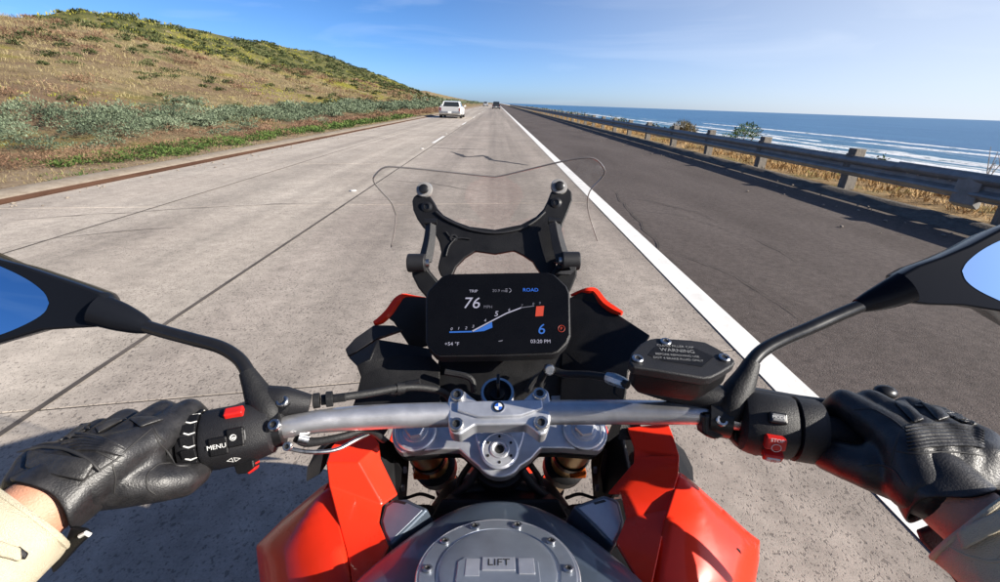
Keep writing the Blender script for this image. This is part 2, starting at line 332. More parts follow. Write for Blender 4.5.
def tz(x, y):
    if x < -6.6:
        d = -x; fade = float(np.interp(y, [-150, 150, 420, 800, 1500], [1, 1, .7, .3, .05]))
        hN = float(np.interp(y, [-60, 20, 45, 62, 90, 140, 260, 420], [5.0, 5.3, 6.6, 6.0, 5.7, 5.6, 6.5, 6.0]))
        near = float(np.interp(d, [6.6, 9, 10, 13, 16, 25, 36, 44, 60], [0, .03, .16, .55, 1.15, 3.2, hN, hN-.4, hN-1.6]))
        hF = float(np.interp(y-1.08*max(0, d-90), [-200, 40, 72, 96, 112, 150, 200, 270, 350, 445, 600, 900, 1500], [2, 2.5, 5, 12.8, 17.2, 18.6, 20.3, 21.2, 18.6, 15.0, 10, 5, 2]))
        far = float(np.interp(d, [40, 52, 90, 118, 170, 600, 3000], [0, .12, 1, .98, .7, .3, 0]))*max(hF, 0)
        z = max(near*fade, far) if d > 36 else near*fade
        if d > 44: z = max(near*fade*.6, far)*.35+.65*max(z, far)
        a = min(1, max(0, (d-9)/8)); z += a*(.55*noise.noise(Vector((x*.09, y*.06, 3)))+.28*noise.noise(Vector((x*.3, y*.25, 5)))+.10*noise.noise(Vector((x*.9, y*.8, 9))))
        if d > 60: z += 1.5*noise.noise(Vector((x*.03, y*.03, 1)))+.5*noise.noise(Vector((x*.12, y*.12, 7)))
        return z-.02
    x += .3
    if x < 7.05: return -.25
    z = float(np.interp(x, [7.05, 7.5, 10, 14, 24, 45, 70, 130, 230, 400], [.05, .06, .0, -1.2, -8, -15, -17, -18.2, -22, -25]))
    b = min(1, (x-7.05)/1.5); return z+b*(.12*noise.noise(Vector((x*.6, y*.5, 2)))+.05*noise.noise(Vector((x*2, y*2, 4))))
def terrain():
    xs = [-3000, -1500, -800, -500, -350, -260, -210]+list(np.arange(-175, -60, 4))+list(np.arange(-60, -17, 1.3))+list(np.arange(-17, -9, .5))+[-9, -8.4, -7.8, -7.2, -6.9, -6.6, -6.55, 6.7, 6.76, 7.0, 7.3, 7.7, 8.2, 8.8, 9.5, 10.3, 11.2, 12.5, 14, 17, 21, 26, 33, 42, 55, 75, 100, 140, 200, 300, 400]
    ys = [-900, -400, -150, -80, -40, -20, -8]+list(np.arange(-4, 40, .8))+list(np.arange(40, 130, 2))+list(np.arange(130, 480, 6))+[500, 540, 600, 700, 850, 1000, 1300, 1800, 2600, 4000, 6500]
    V = [(x, y, tz(x, y)) for y in ys for x in xs]; n = len(xs)
    Fc = [(j*n+i, j*n+i+1, (j+1)*n+i+1, (j+1)*n+i) for j in range(len(ys)-1) for i in range(n-1)]
    o = mk('ground', (V, Fc), ground_mat(), ang=180); return tag(o, 'dry coastal terrain, hillside left of the road and bluff falling to the beach', kind='structure')
terrain()
# ---- sea
def sea():
    t = NT('sea_water'); sp = t.sep()
    w = t.math('ADD', sp[0], t.math('MULTIPLY', t.math('SUBTRACT', t.noise(.006, None, 4), .5), 110))
    w = t.math('ADD', w, t.math('MULTIPLY', t.math('SUBTRACT', t.noise(.03, t.map((1, .35, 1)), 5), .5), 62))
    band = t.ramp(t.rng(w, 110, 430), [(0, .8), (.08, .7), (.14, .34), (.20, .52), (.25, .22), (.32, .26), (.38, .66), (.43, .22), (.52, .12), (.60, .46), (.66, .08), (.82, .02), (.87, .28), (.91, 0), (1, 0)])
    n = t.noise(.10, t.map((1, .16, 1)), 8, .75); foam = t.math('MULTIPLY', t.rng(t.math('ADD', band, t.math('MULTIPLY', n, 1.0)), .80, 1.22), .86)
    deep = t.ramp(t.noise(.012, t.map((1, .25, 1)), 6, .7), [(.3, (.03, .11, .23)), (.7, (.06, .165, .30))]); shal = t.rng(w, 380, 130)
    col = t.mix(t.math('MULTIPLY', shal, .6), deep, (.05, .15, .19)); col = t.mix(foam, col, (.70, .71, .71))
    h = t.math('ADD', t.math('MULTIPLY', t.noise(.12, t.map((1, .35, 1)), 8, .7), 1.3), t.math('MULTIPLY', foam, .5)); t.bump(h, .9, 2.2)
    m = t.fin(col, t.ramp(foam, [(0, .42), (1, .9)]), .35)
    xs = [75, 130, 180, 240, 320, 450, 700, 1200, 3000, 9000, 40000]; ys = [-9000, -2000, -500, -150, 0, 100, 200, 350, 600, 1000, 2000, 5000, 12000, 40000]; n = len(xs)
    V = [(x, y, -18.9) for y in ys for x in xs]; Fc = [(j*n+i, j*n+i+1, (j+1)*n+i+1, (j+1)*n+i) for j in range(len(ys)-1) for i in range(n-1)]
    tag(mk('sea', (V, Fc), m), 'blue ocean with white surf lines along the beach', kind='structure')
    # breaking wave crests as low rounded ridges
    P = []
    for (x0, y0, ln, hh) in ((232, -60, 420, .9), (205, 120, 380, .8), (262, 380, 420, .8), (300, 60, 330, .9), (345, 300, 500, .8), (180, -40, 300, .6), (245, 800, 700, .9)):
        rings = []
        for i in range(41):
            s = i/40; y = y0+ln*s; x = x0+7*noise.noise(Vector((y*.02, x0, 0)))+3*noise.noise(Vector((y*.09, x0, 3))); k = math.sin(PI*s)**.5*hh*(1+.4*noise.noise(Vector((y*.06, 2, x0))))
            rings.append([(x-5, y, -18.95), (x-2.2, y, -18.9+.5*k), (x-.8, y, -18.9+k), (x+1.5, y, -18.9+.5*k), (x+5, y, -18.95)])
        P.append(loft(rings, closed=False))
    tt = NT('surf_foam'); f = tt.rng(tt.noise(.25, tt.map((1, .3, 1)), 7, .8), .36, .52); c = tt.mix(f, (.05, .15, .2), (.82, .82, .81)); tt.bump(tt.noise(.8, None, 6), .6, .5)
    tag(mk('surf', cat(*P), tt.fin(c, .8, .2)), 'white breaking surf off the beach', kind='structure')
sea()
# ---- road
road = tag(empty('road', (0, 0, 0)), 'four-lane-wide pale concrete roadway', kind='structure')
sheet = lambda x0, x1, y0, y1, z: ([(x0, y0, z), (x1, y0, z), (x1, y1, z), (x0, y1, z)], [(0, 1, 2, 3)])
mk('joint_filler', sheet(-6.3, 1.62, -40, 60, -.0055), mat('joint_filler', (.055, .046, .040), .9, var=.3), road)
COLS = [(-6.28, -4.42), (-4.42, -2.12), (-2.12, 1.62)]
for x0, x1 in COLS:
    g = .0035; w = x1-x0; sk = .2; proto = None
    for k in range(-3, 9):
        y0 = 6.35+4.6*k
        if proto is None:
            def top(yy, inset, z): return [(g+inset, yy[0]+inset+sk*0, z), (w-g-inset, yy[0]+inset+sk*w, z), (w-g-inset, yy[1]-inset+sk*w, z), (g+inset, yy[1]-inset, z)]
            R_ = [top((g, 4.6-g), 0, -.2), top((g, 4.6-g), 0, -.006), top((g, 4.6-g), .006, 0)]
            proto = mk('slab', loft(R_), M['concrete'], road, sm=False); o = proto
        else: o = proto.copy(); COL.objects.link(o)
        o.location = (x0, y0+sk*(x0+2.12), -.0012*((k*7+int(x0*3)) % 3)); o.parent = road
ye = 6.35+4.6*9
for x0, x1 in COLS:
    g = .006; a = sk*(x0+2.12); b = sk*(x1+2.12); q = sheet(x0+g, x1-g, ye, 7000, -.003); q[0][0] = (x0+g, ye+a+g, -.003); q[0][1] = (x1-g, ye+b+g, -.003)
    mk('far_roadway', q, M['concrete'], road, sm=False)
    q = sheet(x0+g, x1-g, -600, 0, -.003); q[0][2] = (x1-g, 6.35-13.8+b-g, -.003); q[0][3] = (x0+g, 6.35-13.8+a-g, -.003)
    mk('far_roadway', q, M['concrete'], road, sm=False)
sh = mk('road_shoulder', cat(sheet(1.622, 6.5, -600, 7000, -.008)), M['asphalt'], sm=False); tag(sh, 'dark asphalt shoulder between the white line and the guardrail', kind='structure')
def paint_mat():
    t = NT('road_paint'); worn = t.rng(t.noise(26, t.map((1, .5, 1)), 7, .8), .57, .70); c = t.mix(1, (.74, .72, .68), t.ramp(t.noise(5, None, 5), [(.3, .82), (.7, 1.05)]), 'MULTIPLY')
    c = t.mix(t.math('MULTIPLY', worn, .6), c, (.30, .27, .23)); t.bump(t.noise(150, None, 3), .4, .003); return t.fin(c, .6, .3)
PM = paint_mat()
mk('edge_line', sheet(1.56, 1.765, -200, 3000, .004), PM, road, sm=False)
for k in range(-1, 24):
    if k == 0: continue
    y0 = 16.9+14.6*(k-1); mk('lane_dash', sheet(-2.30, -2.19, y0, y0+3.6, .004), PM, road, sm=False)
JS = mat('joint_seal', (.085, .07, .06), .9, var=.5, vscale=3)
mk('joint_seal', sheet(-2.137, -2.107, -30, 120, .0022), JS, road, sm=False); mk('joint_seal', sheet(-4.43, -4.412, -30, 90, .0022), JS, road, sm=False)
rm = mat('marker_ceramic', (.62, .60, .55), .4)
for k in range(7):
    y = 7.4+7.3*k; V, Fc = lathe((-2.30, y, .003), (0, 0, 1), [(.055, 0), (.048, .012), (.02, .018)], 14); mk('lane_marker', (V, Fc), rm, road)
def strip(px, w, m, name='crack', z=.003, world=False, jag=.03):
    P = [Vector(p).to_3d() if world else ground(*p) for p in px]; Q = []
    for a, b in zip(P[:-1], P[1:]):
        n = max(2, int((b-a).length/.12))
        for i in range(n): q = a.lerp(b, i/n); q += Vector((noise.noise(q*2.1)*jag*2+noise.noise(q*9)*jag, noise.noise(q*2.3+Vector((5, 5, 5)))*jag*2, 0)); Q.append(q)
    V, Fc = [], []
    for i, q in enumerate(Q):
        t = (Q[min(i+1, len(Q)-1)]-Q[max(i-1, 0)]).normalized(); s = Vector((-t.y, t.x, 0)); ww = w*(.35+.9*abs(noise.noise(q*5)))*(min(1, .25+min(i, len(Q)-1-i)/5))
        V += [(q.x+s.x*ww, q.y+s.y*ww, z), (q.x-s.x*ww, q.y-s.y*ww, z)]
        if i: Fc.append((2*i-2, 2*i-1, 2*i+1, 2*i))
    return mk(name, (V, Fc), m, road, sm=False)
TAR = mat('crack_tar', (.035, .03, .028), .7, var=.2); HAIR = mat('hairline_crack', (.13, .11, .092), .9, var=.3, vscale=20)
strip([(430, 147.5), (455, 149), (492, 149.5)], .07, TAR, 'tar_seam'); strip([(452, 152), (466, 157), (483, 155.5), (492, 160), (506, 162), (532, 166)], .12, TAR, 'tar_seam')
strip([(400, 170), (440, 172), (497, 176)], .012, HAIR); strip([(500, 147), (522, 146), (552, 145)], .03, HAIR); strip([(384, 180), (430, 183), (470, 190), (486, 193)], .02, HAIR)
strip([(0, 221), (90, 215), (200, 208), (300, 203), (344, 203)], .012, HAIR); strip([(0, 250), (60, 238), (120, 231), (200, 226)], .012, HAIR)
strip([(344, 203), (380, 200), (420, 199)], .012, HAIR); 
DK = mat('shoulder_crack', (.022, .019, .017), .9)
strip([(612, 190), (640, 222), (672, 262), (700, 300), (728, 340), (770, 375)], .010, DK)
strip([(618, 196), (660, 203), (700, 213), (716, 222)], .012, DK); strip([(620, 208), (680, 215), (760, 240)], .008, DK); strip([(745, 232), (800, 262), (850, 275)], .008, DK)
strip([(640, 170), (700, 182), (770, 200)], .008, DK); strip([(668, 250), (720, 268), (800, 318), (850, 345)], .007, DK); strip([(700, 300), (716, 322), (760, 350), (815, 362)], .006, DK); strip([(560, 130), (590, 142), (612, 146), (640, 152)], .012, DK)
# ---- kerbs
def kerb(name, prof, m, lab, y0=-120, y1=1600):
    ys = list(np.arange(-10, 60, 1.5)); ys = [y0]+ys+[80, 120, 200, 400, y1]; R_ = []
    for y in ys: R_.append([(x+.018*noise.noise(Vector((y*.5, x, 1))), y, z+.012*noise.noise(Vector((y*.8, x*3, 4)))*(z > .01)) for x, z in prof])
    return tag(mk(name, loft(R_), m, ang=30), lab, kind='structure')
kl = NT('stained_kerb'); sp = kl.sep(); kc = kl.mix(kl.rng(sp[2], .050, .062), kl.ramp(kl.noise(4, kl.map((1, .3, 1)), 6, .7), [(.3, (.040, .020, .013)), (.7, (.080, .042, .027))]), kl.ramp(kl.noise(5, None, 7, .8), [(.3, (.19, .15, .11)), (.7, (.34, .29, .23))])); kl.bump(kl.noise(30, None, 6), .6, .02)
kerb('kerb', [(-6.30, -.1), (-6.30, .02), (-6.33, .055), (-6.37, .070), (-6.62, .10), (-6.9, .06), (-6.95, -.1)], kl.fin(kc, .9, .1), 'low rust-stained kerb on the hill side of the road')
kr = NT('asphalt_dike'); kc = kr.ramp(kr.noise(6, kr.map((1, .6, 1)), 7, .8), [(.3, (.075, .064, .055)), (.7, (.21, .185, .155))]); kr.bump(kr.noise(40, None, 6), .7, .02)
kerb('road_dike', [(6.22, -.1), (6.25, .0), (6.36, .05), (6.46, .115), (6.56, .125), (6.72, .06), (6.95, .03), (7.0, -.1)], kr.fin(kc, .9, .1), 'asphalt dike at the foot of the guardrail')
# ---- guardrail
gr = tag(empty('guardrail', (6.8, 0, 0)), 'long grey steel guardrail on weathered square posts beside the shoulder', 'guardrail')
WP = [(0, 0), (-.005, .02), (-.075, .06), (-.085, .08), (-.075, .108), (-.012, .152), (-.008, .18), (-.012, .208), (-.075, .252), (-.085, .28), (-.075, .302), (-.005, .34), (0, .36)]
def beam(y0, y1, z0=.335, dx=0, sc=1.0, th=.004, name='rail_beam'):
    prof = [(x*sc, z*sc) for x, z in WP]; ys = np.linspace(y0, y1, 5); R_ = []
    for y in ys: R_.append([(7.1-.02+dx+x, y, z0+z) for x, z in prof]+[(7.1-.02+dx+x+th, y, z0+z) for x, z in prof[::-1]])
    V, Fc = loft(R_); V = [Vector(v)-Vector((7.1, 0, 0)) for v in V]; return mk(name, (V, Fc), M['galv'], gr, ang=35)
PY = [8.9-3.15*2-3.1, 5.9]+[8.9+3.15*i for i in range(78)]
first = None
for i, y in enumerate(PY):
    if first is None:
        V, Fc = box((.09, 0, .33), (.20, .20, .98)); first = [mk('post', (V, Fc), M['wood'], gr, sm=False, bevel=.008)]
        V, Fc = box((-.02-.0, 0, .56), (.055, .17, .33)); V = [v+Vector((0.0, 0, 0)) for v in V]; first.append(mk('spacer_block', (V, Fc), M['wood'], gr, sm=False, bevel=.006))
        first.append(mk('bolt', lathe((-.03, 0, .46), (-1, 0, 0), [(.017, 0), (.017, .006), (.009, .011)], 10), M['bolt'], gr))
        for o in first: o.location.y = y
    else:
        for o in first:
            c = o.copy(); COL.objects.link(c); c.parent = gr; c.location = (0.012*noise.noise(Vector((y, 1, 1))), y+.05*noise.noise(Vector((y, 0, 0))), .03*noise.noise(Vector((y, 2, 0)))); c.rotation_euler = (.02*noise.noise(Vector((y, 5, 0))), .03*noise.noise(Vector((y, 7, 0))), .05*noise.noise(Vector((y, 9, 0))))
ys = [6.05]+[PY[2]+3.15*2*i for i in range(1, 40)]
for a, b in zip(ys[:-1], ys[1:]): beam(a, b-.012)
for y in ys[1:22]: beam(y-.17, y+.15, dx=-.006, name='splice_plate')
# nearest stretch: doubled, lapped beam with a big bent end bracket
beam(-40, 7.75, z0=.34, dx=-.014, sc=1.04, th=.006)
V, Fc = [], []
pr = [(-.135, .28), (-.125, .66), (-.02, .70), (.03, .70), (.03, .24), (-.02, .22)]
R_ = [[(x, y, z) for x, z in pr] for y in (6.25, 6.4, 6.6)]; R_[0] = [(x*.7, y, z) for x, y, z in R_[0]]; R_[2] = [(x*.8+.0, y, z) for x, y, z in R_[2]]
mk('end_bracket', loft(R_), M['galv'], gr, sm=False, bevel=.012)
for yy in (6.75, 6.95, 7.3, 7.5):
    for zz in (.40, .56): mk('bolt', lathe((-.045, yy, zz), (-1, 0, 0), [(.02, 0), (.02, .008), (.01, .014)], 10), M['bolt'], gr)
# ------------------------------------------------------------------ vegetation
def leafmat(name, stops, rough=.8):
    t = NT(name); a = t.n.new('ShaderNodeAttribute'); a.attribute_name = 'tone'; c = t.ramp(a.outputs['Fac'], stops); t.l(c, t.b.inputs['Base Color']); t.b.inputs['Roughness'].default_value = rough; t.b.inputs['Specular IOR Level'].default_value = .15
    return t.m
def leafmesh(name, C, S, Dr, wd_, tone, m, parent=None):
    """C centres, S sizes, Dr main direction, each leaf a folded kite of two triangles"""
    n = len(C); Dr = Dr/np.linalg.norm(Dr, axis=1, keepdims=True); a = rng.normal(size=(n, 3)); s = np.cross(Dr, a); s /= np.linalg.norm(s, axis=1, keepdims=True)
    S = S[:, None]; V = np.stack([C, C+Dr*S*.45+s*S*wd_, C+Dr*S, C+Dr*S*.45-s*S*wd_], 1).reshape(-1, 3)
    me = bpy.data.meshes.new(name); me.vertices.add(4*n); me.vertices.foreach_set('co', V.astype(np.float32).ravel()); me.loops.add(6*n); me.polygons.add(2*n)
    b = np.arange(n)[:, None]*4; idx = np.concatenate([b+[0, 1, 2], b+[0, 2, 3]], 1).ravel(); me.loops.foreach_set('vertex_index', idx.astype(np.int32))
    me.polygons.foreach_set('loop_start', (np.arange(2*n)*3).astype(np.int32)); me.update(calc_edges=True)
    at = me.attributes.new('tone', 'FLOAT', 'FACE'); at.data.foreach_set('value', np.repeat(tone, 2).astype(np.float32)); me.materials.append(m)
    o = bpy.data.objects.new(name, me); return link(o, parent)
def bush_pts(cx, cy, cz, r, h, n, leaf, up=.4):
    """leaves on an uneven dome made of several lobes"""
    nl = 5+int(rng.integers(4)); lc = rng.normal(size=(nl, 3))*[r*.42, r*.42, h*.18]+[0, 0, h*.45]; lr = rng.uniform(.38, .62, nl)
    k = rng.integers(nl, size=n); d = rng.normal(size=(n, 3)); d /= np.linalg.norm(d, axis=1, keepdims=True); d[:, 2] = np.abs(d[:, 2])*.9-.15*rng.random(n)
    rad = rng.uniform(.72, 1.06, n)**.7; P = lc[k]+d*(lr[k]*rad)[:, None]*[r, r, h*.9]; P[:, 2] = np.maximum(P[:, 2], .02)
    P += [cx, cy, cz]; Dr = d+rng.normal(size=(n, 3))*.5+[0, 0, up]; S = leaf*rng.uniform(.6, 1.3, n); T = np.clip(.5+.28*rng.normal(size=n)+.25*rng.normal(), 0, 1); return P, S, Dr, T
def bushes(name, items, m, lab, wd_=.3, up=.4, kind='stuff'):
    A = [bush_pts(*it, up=up) for it in items]; C, S, Dr, T = (np.concatenate([a[i] for a in A]) for i in range(4)); o = leafmesh(name, C, S, Dr, wd_, T, m); return tag(o, lab, kind=kind)
def tufts(name, n, area, hgt, m, lab, blades=9, wd_=.07, mask=None):
    x0, x1, y0, y1 = area; xs = rng.uniform(x0, x1, n); ys = y0+(y1-y0)*rng.random(n)**1.5
    if mask is not None: keep = np.array([mask(x, y) for x, y in zip(xs, ys)]); xs, ys = xs[keep], ys[keep]
    z = np.array([tz(x, y) for x, y in zip(xs, ys)]); n = len(xs); dd = np.hypot(xs, ys); sc = np.clip(dd/22, .8, 4)
    C = np.repeat(np.stack([xs, ys, z], 1), blades, 0)+rng.normal(size=(n*blades, 3))*[.07, .07, 0]*np.repeat(sc, blades)[:, None]; S = hgt*np.repeat(np.clip(sc**.5, 1, 2), blades)*rng.uniform(.5, 1.2, n*blades)
    Dr = rng.normal(size=(n*blades, 3))*.5; Dr[:, 2] = 1; T = np.clip(np.repeat(rng.random(n), blades)*.7+.3*rng.random(n*blades), 0, 1)
    C[:, 2] -= .02; o = leafmesh(name, C, S, Dr, wd_, T, m); return tag(o, lab, kind='stuff')
SAGE = leafmat('sage_leaf', [(0, (.045, .060, .040)), (.45, (.10, .132, .080)), (1, (.18, .215, .14))])
BROWN = leafmat('dry_brush_leaf', [(0, (.07, .038, .024)), (.5, (.155, .088, .055)), (1, (.27, .175, .11))])
GREEN = leafmat('green_leaf', [(0, (.025, .042, .012)), (.5, (.062, .105, .026)), (1, (.12, .17, .045))])
DGREEN = leafmat('dark_green_leaf', [(0, (.022, .030, .012)), (.5, (.05, .064, .024)), (1, (.10, .11, .045))])
STRAW = leafmat('dry_grass_blade', [(0, (.085, .066, .032)), (.35, (.165, .130, .060)), (.6, (.25, .20, .098)), (1, (.36, .31, .175))])
YELLOW = leafmat('mustard_blade', [(0, (.10, .12, .02)), (.5, (.22, .21, .03)), (1, (.27, .25, .06))])
nz3 = lambda x, y, s, o=0: noise.noise(Vector((x*s, y*s, o)))
it = []
for i in range(520):
    y = 1+110*(i/520)**1.35+rng.normal()*.6; x = -11.4+rng.normal()*.95-.015*y+.5*nz3(0, y, .1); x = min(x, -9.4)
    d = math.hypot(x, y); it.append((x, y, tz(x, y)-.05, rng.uniform(.4, .8), rng.uniform(.28, .58), int(max(70, 560*min(1, 16/d))), .045*max(1, d/14)))
for i in range(160): y = rng.uniform(100, 420); x = -12-rng.random()*6; it.append((x, y, tz(x, y)-.05, 1.3, .8, 40, .35))
bushes('sage_scrub', it, SAGE, 'band of grey-green sage scrub along the foot of the hill', .26)
it = []
for i in range(330):
    y = 2+75*(i/330)**1.3+rng.normal()*.4; x = -9.0+rng.normal()*.55; x = min(x, -7.9); d = math.hypot(x, y)
    it.append((x, y, tz(x, y)-.04, rng.uniform(.3, .6), rng.uniform(.16, .34), int(max(40, 330*min(1, 13/d))), .05*max(1, d/14)))
bushes('dry_brush', it, BROWN, 'reddish brown dry brush between the sage scrub and the kerb', .10, .2)
it = []
for i in range(260):
    y = 9+34*(i/260)**1.1; x = -7.75-.35*rng.random()*2+.2*rng.normal(); x = min(-7.1, x); d = math.hypot(x, y)
    it.append((x-.25*(nz3(0, y, .2)+.3), y, tz(x, y)-.03, rng.uniform(.25, .45), rng.uniform(.12, .22), int(max(30, 200*min(1, 12/d))), .045*max(1, d/14)))
bushes('green_ground_cover', it, GREEN, 'strip of low green plants beside the kerb', .3, .5)
it = []
for i in range(1150):
    x = rng.uniform(-48, -14); y = rng.uniform(3, 190)
    if nz3(x, y, .07, 2)+.5*nz3(x, y, .3, 6) < -.12: continue
    d = math.hypot(x, y); r = rng.uniform(.15, .6)*(1.3 if d > 40 else 1); it.append((x, y, tz(x, y)-.05, r, r*.6, int(max(30, 300*min(1, 20/d))), .05*max(1, d/18)))
bushes('hill_scrub', it, DGREEN, 'dark green scrub dotted over the near dry hill', .3)
it = []
for i in range(520):
    x = rng.uniform(-46, -13); y = rng.uniform(3, 160)
    if nz3(x, y, .08, 12) < 0: continue
    d = math.hypot(x, y); r = rng.uniform(.4, 1.0); it.append((x, y, tz(x, y)-.08, r, r*.5, int(max(40, 360*min(1, 20/d))), .08*max(1, d/20)))
bushes('brown_hill_brush', it, BROWN, 'grey-brown dead brush scattered over the near hill', .1)
it = []
for i in range(3400):
    x = rng.uniform(-125, -52); y = rng.uniform(60, 480)
    if nz3(x, y, .035, 4)+.5*nz3(x, y, .13, 9) < -.2: continue
    r = rng.uniform(.6, 1.7); it.append((x, y, tz(x, y)-.2, r, r*.5, 46, .5))
bushes('far_hill_scrub', it, DGREEN, 'dark green scrub covering the far hill', .35)
tufts('dry_hill_grass', 26000, (-46, -12, 0, 130), .17, STRAW, 'dry tan grass covering the near hill', 6, .05, mask=lambda x, y: nz3(x, y, .06, 21) < .2)
tufts('yellow_hill_flowers', 15000, (-46, -14, 2, 130), .11, YELLOW, 'yellow-green weeds in patches on the near hill', 6, .12, mask=lambda x, y: nz3(x, y, .06, 21)+.4*nz3(x, y, .25, 2) > .12)
tufts('far_hill_grass', 9000, (-130, -46, 60, 460), .30, YELLOW, 'yellow flowering weeds in patches on the far hill', 4, .2, mask=lambda x, y: nz3(x, y, .03, 33) > .08)
tufts('verge_grass', 2600, (-8.9, -6.95, 1, 60), .07, STRAW, 'sparse dry grass on the verge behind the kerb', 7, .06)
tufts('verge_weeds', 900, (-8.6, -7.0, 1, 40), .07, GREEN, 'small green weeds on the verge behind the kerb', 7, .15, mask=lambda x, y: nz3(x, y, .5, 8) > .1)
tufts('bluff_grass', 6500, (7.1, 11.5, 1, 90), .17, leafmat('orange_grass', [(0, (.20, .11, .04)), (.5, (.36, .22, .09)), (1, (.52, .37, .19))]), 'orange-tan dry grass behind the guardrail', 9, .05, mask=lambda x, y: nz3(x, y, .4, 3) > -.12)
tufts('bluff_weeds', 1200, (7.6, 11.5, 1, 90), .13, YELLOW, 'yellow-green weeds behind the guardrail', 8, .1, mask=lambda x, y: nz3(x, y, .5, 5) > .15)
it = [(rng.uniform(9.5, 13), 26+i*2.6, -.3, rng.uniform(.4, .9), rng.uniform(.5, .8), 90, .14+.002*i) for i in range(60)]
bushes('far_bluff_scrub', it, DGREEN, 'low scrub along the bluff edge far down the road', .3)
BK = 0
for (x, y, r, h, m, lab) in ((9.3, 17.6, .85, 1.05, GREEN, 'rounded leafy green bush behind the guardrail, against the surf'), (8.9, 10.7, .13, .70, GREEN, 'small green plant showing just above the rail right of a post'),
                          (8.4, 5.9, .42, .36, YELLOW, 'low yellow-green plant under the rail beside the splice'), (9.6, 24.5, .7, .9, STRAW, 'pale dry reedy bush beyond the guardrail far ahead')):
    P, S, Dr, T = bush_pts(0, 0, 0, r, h, 1500 if r > .3 else 260, .055 if m is not STRAW else .2, up=.8); t = tag(empty('roadside_bush', (x, y, tz(x, y)-.03)), lab, 'bush')
    leafmesh('foliage', P, S, Dr, .28 if m is not STRAW else .05, T, m, t); st = [tube([(0, 0, 0), (math.cos(q)*r*.2, math.sin(q)*r*.2, h*.35), (math.cos(q)*r*.5, math.sin(q)*r*.5, h*.75)], [.02, .013, .006], 6) for q in (0, 1.3, 2.6, 3.9, 5.1)]; mk('stem', cat(*st), mat('bush_stem', (.12, .08, .05), .9), t)
TW = mat('dead_twig', (.30, .26, .22), .9, var=.3)
for (x, y, s, lab) in ((8.3, 7.15, 1, 'bare leaning dead twigs above the rail, left of the lapped section'), (8.3, 5.45, .9, 'bare dead twigs poking above the lapped rail at the right edge')):
    t = tag(empty('dead_plant', (x, y, tz(x, y)-.03)), lab, 'dead plant')
    for k in range(7):
        q = rng.uniform(-.5, .5); b = Vector((rng.normal()*.06, rng.normal()*.35, 0)); tp = b+Vector((rng.normal()*.1, q, rng.uniform(.75, 1.0)*s)); mid = b.lerp(tp, .6)+Vector((0, rng.normal()*.05, 0))
        mk('twig', cat(tube([b, mid, tp], [.012, .008, .004], 6), tube([mid, mid+Vector((.05, rng.normal()*.1, .17))], [.006, .003], 5)), TW, t)
# small stones and litter on the shoulder
it = []
for i in range(260):
    x = 6.35-abs(rng.normal())*.8; y = rng.uniform(2, 30)
    if i > 180: x, y = -6.2+abs(rng.normal())*.25, rng.uniform(3, 25)
    r = rng.uniform(.008, .028); V, Fc = ball((x, y, r*.4), r, 6, 4, (1, rng.uniform(.7, 1.4), .6)); it.append((V, Fc))
tag(mk('gravel', cat(*it), mat('gravel_stone', (.26, .22, .18), .9, var=.5, vscale=3), sm=False), 'loose gravel along the road edges', kind='stuff')
